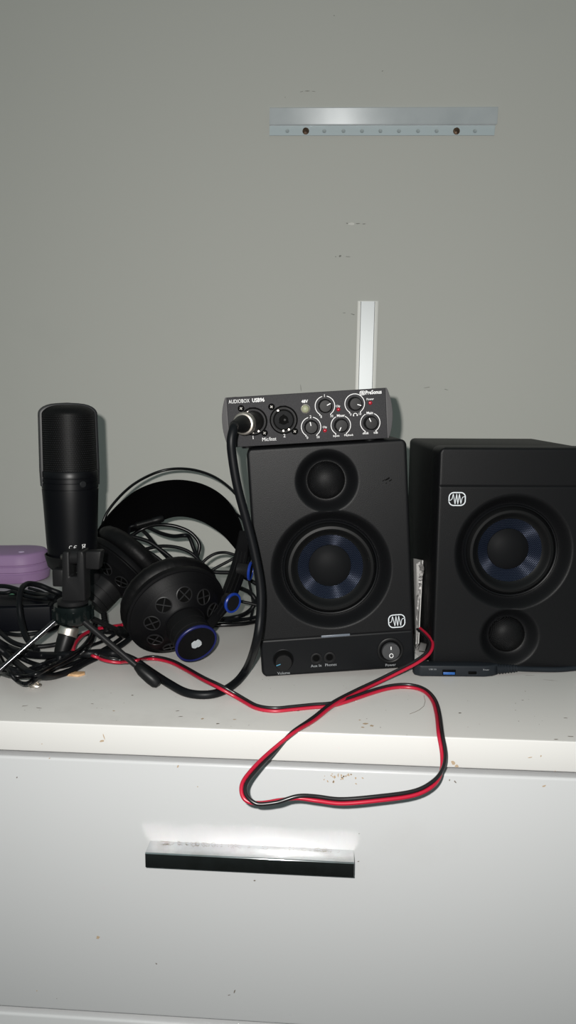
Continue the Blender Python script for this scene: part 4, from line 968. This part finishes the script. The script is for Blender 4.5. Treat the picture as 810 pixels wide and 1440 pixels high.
# ------------------------------------------------------------------ lilac case at the far left
pA = atZ(73, 812, 0)
pf = atZ(0, 822, 0)
PU = thing('lilac_case', 'lilac ridged plastic case lying against the wall behind the microphone', 'case', Vector((-.50, 1.03, T)))
def stadium(w, d, r, n=10):
    P = []
    for sx, sy, a0 in ((1, 1, 0), (-1, 1, 90), (-1, -1, 180), (1, -1, 270)):
        for k in range(n+1):
            a = math.radians(a0+90*k/n); P.append((sx*(w/2-r)+r*math.cos(a), sy*(d/2-r)+r*math.sin(a)))
    return P
yw = math.radians(9)
ce = Vector((-.485, 1.000, T)); cx_, cy_ = Vector((math.cos(yw), math.sin(yw), 0)), Vector((-math.sin(yw), math.cos(yw), 0))
layers = [(0, .150, .074), (.0015, .154, .077), (.0115, .157, .080), (.0130, .153, .0765), (.0145, .153, .0765), (.0155, .156, .079), (.0225, .155, .078), (.0235, .152, .075), (.0245, .152, .075), (.0255, .154, .077), (.0375, .150, .074), (.0392, .147, .071), (.0400, .140, .064)]
mb = MB(); n = len(stadium(.1, .05, .02)); vs = []
for z, w, d in layers:
    for x, y in stadium(w, d, d/2*.96): vs.append(ce + cx_*x + cy_*y + Vector((0, 0, z)))
fs = [[i*n+k, i*n+(k+1) % n, (i+1)*n+(k+1) % n, (i+1)*n+k] for i in range(len(layers)-1) for k in range(n)] + [list(range(n))[::-1], list(range((len(layers)-1)*n, len(layers)*n))]
mb.add(vs, fs, 0, True); mb.build('case_shell', 'purple', PU)
pd_ = atZ(30, 776, .0402); mb = MB(); mb.lathe([(.0042, 0), (.0036, .0007), (0, .0009)], Vector((pd_.x, min(pd_.y, 1.03), T+.0399)), (0, 0, 1), 24); mb.build('embossed_dot', 'purple_glint', PU)

# ------------------------------------------------------------------ USB hub
hA, hB = atZ(588, 952, 0), atZ(703, 953, 0)
UH = thing('usb_hub', 'dark slim hub with blue port lying before the upside down speaker', 'hub', (hA+hB)/2)
e1 = (hB-hA); e1.z = 0; hw = e1.length; e1.normalize(); e2 = Vector((-e1.y, e1.x, 0)); hh = .0108
o = hA - e1*.004
P = [(.006, 0), (hw-.010, 0), (hw-.002, .002), (hw+.004, .006), (hw+.004, .0085), (hw-.004, .011), (hw-.012, .0135), (.004, .0135), (0, .0105), (.0005, .004)]
hx = MB(); hx.prism(P, o+Vector((0, 0, .0003)), e1, e2, (0, 0, hh), .0016, seg=3, smooth=True)
fp = o + Vector((0, 0, .0003)) - e2*.0002
def onhub(px): return hw*(px-588)/115 + .004
hx.text('USB 3.0', .0021, fp + e1*onhub(608) + Vector((0, 0, .0072)), e1, (0, 0, 1), 1); hx.text('Power', .0021, fp + e1*onhub(683) + Vector((0, 0, .0072)), e1, (0, 0, 1), 1)
hub = hx.build('hub_body', ['hub', 'ink_dim'], UH)
pu = fp + e1*onhub(631)
mb = MB()
def pbox(mb, c, w, z0, z1, t, mi=0, bev=.0004):
    mb.prism([(-w/2, 0), (w/2, 0), (w/2, -t), (-w/2, -t)], c+Vector((0, 0, z0)), e1, e2, (0, 0, z1-z0), bev, mi)
pbox(mb, pu, .0122, .0022, .0072, .0007); mb.build('usb_port', 'dark', UH)
mb = MB(); pbox(mb, pu-e2*.0004, .0108, .0026, .0050, .0007); mb.build('port_tongue', 'usb', bpy.data.objects['usb_port'])
mb = MB(); pc2 = fp + e1*onhub(664); pbox(mb, pc2, .0076, .0030, .0056, .0005); mb.build('small_port', 'dark', UH)
bp0 = o + e1*(hw+.002) + e2*.0075 + Vector((0, 0, .0056)); bp1 = atZ(726, 940, .006)
mb = MB(); S_ = spline([bp0, bp0.lerp(bp1, .5), bp1], 14); mb.tube(S_, [(.0052-.0018*i/len(S_))*(1 if i % 4 < 2 else .82) for i in range(len(S_))], 14); mb.build('strain_relief', 'hub', UH)
mb = MB(); mb.tube(spline([bp1-(bp1-bp0)*.1, bp1] + path([(750, 941, 'z', .004), (785, 941.5, 'z', .0027), (815, 939, 'z', .0027), (850, 936, 'z', .0027)]), 8), .0026, 12); mb.build('cord', 'hub', UH)

# ------------------------------------------------------------------ white folded card between the speakers
t0, t1 = atY(580, 785, .800), atY(595, 788, .775); b0, b1 = atZ(583, 921, .002), atZ(587, 917, .002)
CD = thing('folded_card', 'white folded card with foil edge standing in the gap between both speakers', 'card', Vector((b0.x, b0.y, T)))
e1 = Vector((.055, -.90, 0)).normalized()
back0 = Vector((.0775, .800, T+.0105)); 
def slab(P, th):
    P = [Vector(p) for p in P]; nn = (P[1]-P[0]).cross(P[2]-P[0]).normalized()*th; mb = MB()
    mb.add(P+[p+nn for p in P], [[0, 1, 2, 3], [7, 6, 5, 4], [0, 4, 5, 1], [1, 5, 6, 2], [2, 6, 7, 3], [3, 7, 4, 0]], 0, False); return mb
pA, pB, pC, pDd = atY(580, 785, .785), atY(594, 788, .742), atY(588, 905, .733), atY(583, 913, .748)
slab([pA, pB, pC, pDd], .0008).build('card_leaf', 'card', CD)
qA, qB, qC, qD = atY(585.5, 793, .742), atY(590, 790, .739), atY(588.5, 834, .735), atY(585.5, 838, .739)
slab([qA, qB, qC, qD], .001).build('turned_edge', 'card', CD)
fA = spline([atY(590.5, 792, .738), atY(593, 802, .736), atY(591, 815, .735), atY(590, 830, .733), atY(587.5, 860, .730), atY(585.5, 905, .726)], 8)
mb = MB(); vs = []; random.seed(3)
for i, p in enumerate(fA):
    w = .0019*(1-i/len(fA))**1.2+.0005
    for s in (-1, 0, 1): vs.append(p + Vector((s*w + random.uniform(-.0005, .0005), random.uniform(-.002, .002)*(1-i/len(fA)), random.uniform(-.001, .001))))
mb.add(vs, [[i*3+k, i*3+k+1, i*3+k+4, i*3+k+3] for i in range(len(fA)-1) for k in (0, 1)], 0, False); mb.build('foil_edge', 'foil', CD)
ft = atZ(583, 933, .0)
mb = MB(); o = Vector((.0640, .690, T)); mb.prism([(0, 0), (.0150, .002), (.0120, .050), (0, .080)], o+Vector((0, 0, .0002)), (1, 0, 0), (0, 1, 0), (0, 0, .0088), .0006); mb.build('folded_foot', 'card', CD)
slab([atZ(584, 913, .0095), atZ(597, 924, .0095), atZ(595, 929, .0095), atZ(583, 917, .0095)], .0012).build('foot_flap', 'card', CD)
# dark clip behind the wire
mb = MB(); o = atZ(592, 912, .010); pl = MB(); pl.prism([(-.004, -.0035), (.003, -.0045), (.005, .0030), (-.001, .0045)], atZ(593, 910, .017), (1, 0, 0), (0, .5, .85), (0, .0025, 0), .0006); pl.build('grey_tab', 'greyflap', CD)

# ------------------------------------------------------------------ small scraps
mb = MB(); o = atZ(106, 950, 0); mb.prism([(-.0085, -.0020), (.004, -.0035), (.0085, .0015), (.007, .0060), (-.006, .0050)], o, (1, 0, 0), (0, 1, 0), (0, 0, .0022), .0004); tag(mb.build('wood_chip', 'wood'), 'small tan wood chip peeking from under the black cables', 'scrap')
mb = MB(); c0 = atZ(49, 966, .0017); P = []
for k in range(46):
    a = k/45*2*PI*2.6; P.append(c0 + Vector((.0050*math.cos(a)+.0022*(k/45-.5), .0032*math.sin(a), .0012+.0010*math.sin(a*.5)+.0007*k/45)))
P += [P[-1]+Vector((.004, .005, .001)), P[-1]+Vector((.0075, .012, .002))]
mb.tube(P, .00055, 8); tag(mb.build('metal_coil', 'silver'), 'tiny shiny metal coil on the dresser top below the tangle', 'wire')

# ------------------------------------------------------------------ camera and light
cam = bpy.data.cameras.new('camera'); co = bpy.data.objects.new('camera', cam); COL.objects.link(co)
cam.sensor_fit = 'VERTICAL'; cam.sensor_height = 36.0; cam.lens = FPX/1440*36.0; cam.clip_start = .02
m = Matrix.Identity(4)
for i in range(3): m[i][0], m[i][1], m[i][2], m[i][3] = right[i], up[i], -fwd[i], CAM[i]
co.matrix_world = m
scene.camera = co
# the phone's flash beside the lens
la = bpy.data.lights.new('phone_flash', 'SPOT'); la.spot_size = math.radians(140); la.spot_blend = .35; la.shadow_soft_size = .0045; la.energy = 26.5; la.color = (1.0, .975, .94)
lo = bpy.data.objects.new('phone_flash', la); COL.objects.link(lo)
m3 = m.copy(); fp = CAM - right*.021 + up*.021
for i in range(3): m3[i][3] = fp[i]
lo.matrix_world = m3
# faint cool room light
w = bpy.data.worlds.new('room'); scene.world = w; w.use_nodes = True; nt = w.node_tree; bg = nt.nodes['Background']
tc = nt.nodes.new('ShaderNodeTexCoord'); sp = nt.nodes.new('ShaderNodeSeparateXYZ'); rp = nt.nodes.new('ShaderNodeValToRGB')
mr = nt.nodes.new('ShaderNodeMapRange'); mr.inputs['From Min'].default_value = -1; mr.inputs['From Max'].default_value = 1
nt.links.new(tc.outputs['Generated'], sp.inputs['Vector']); nt.links.new(sp.outputs['Z'], mr.inputs['Value']); nt.links.new(mr.outputs['Result'], rp.inputs['Fac']); nt.links.new(rp.outputs['Color'], bg.inputs['Color'])
rp.color_ramp.elements[0].color = (.012, .015, .015, 1); rp.color_ramp.elements[1].color = (.215, .270, .265, 1)
rp.color_ramp.elements[0].position = .42; rp.color_ramp.elements[1].position = .62
bg.inputs['Strength'].default_value = 1.0

scene.view_settings.view_transform = 'Standard'; scene.view_settings.look = 'None'
scene.view_settings.gamma = 1; scene.view_settings.use_curve_mapping = False; scene.view_settings.exposure = 0
scene.cycles.use_denoising = True; scene.cycles.caustics_reflective = True; scene.cycles.blur_glossy = 0.0; scene.cycles.sample_clamp_indirect = 0
scene.cycles.max_bounces = 8
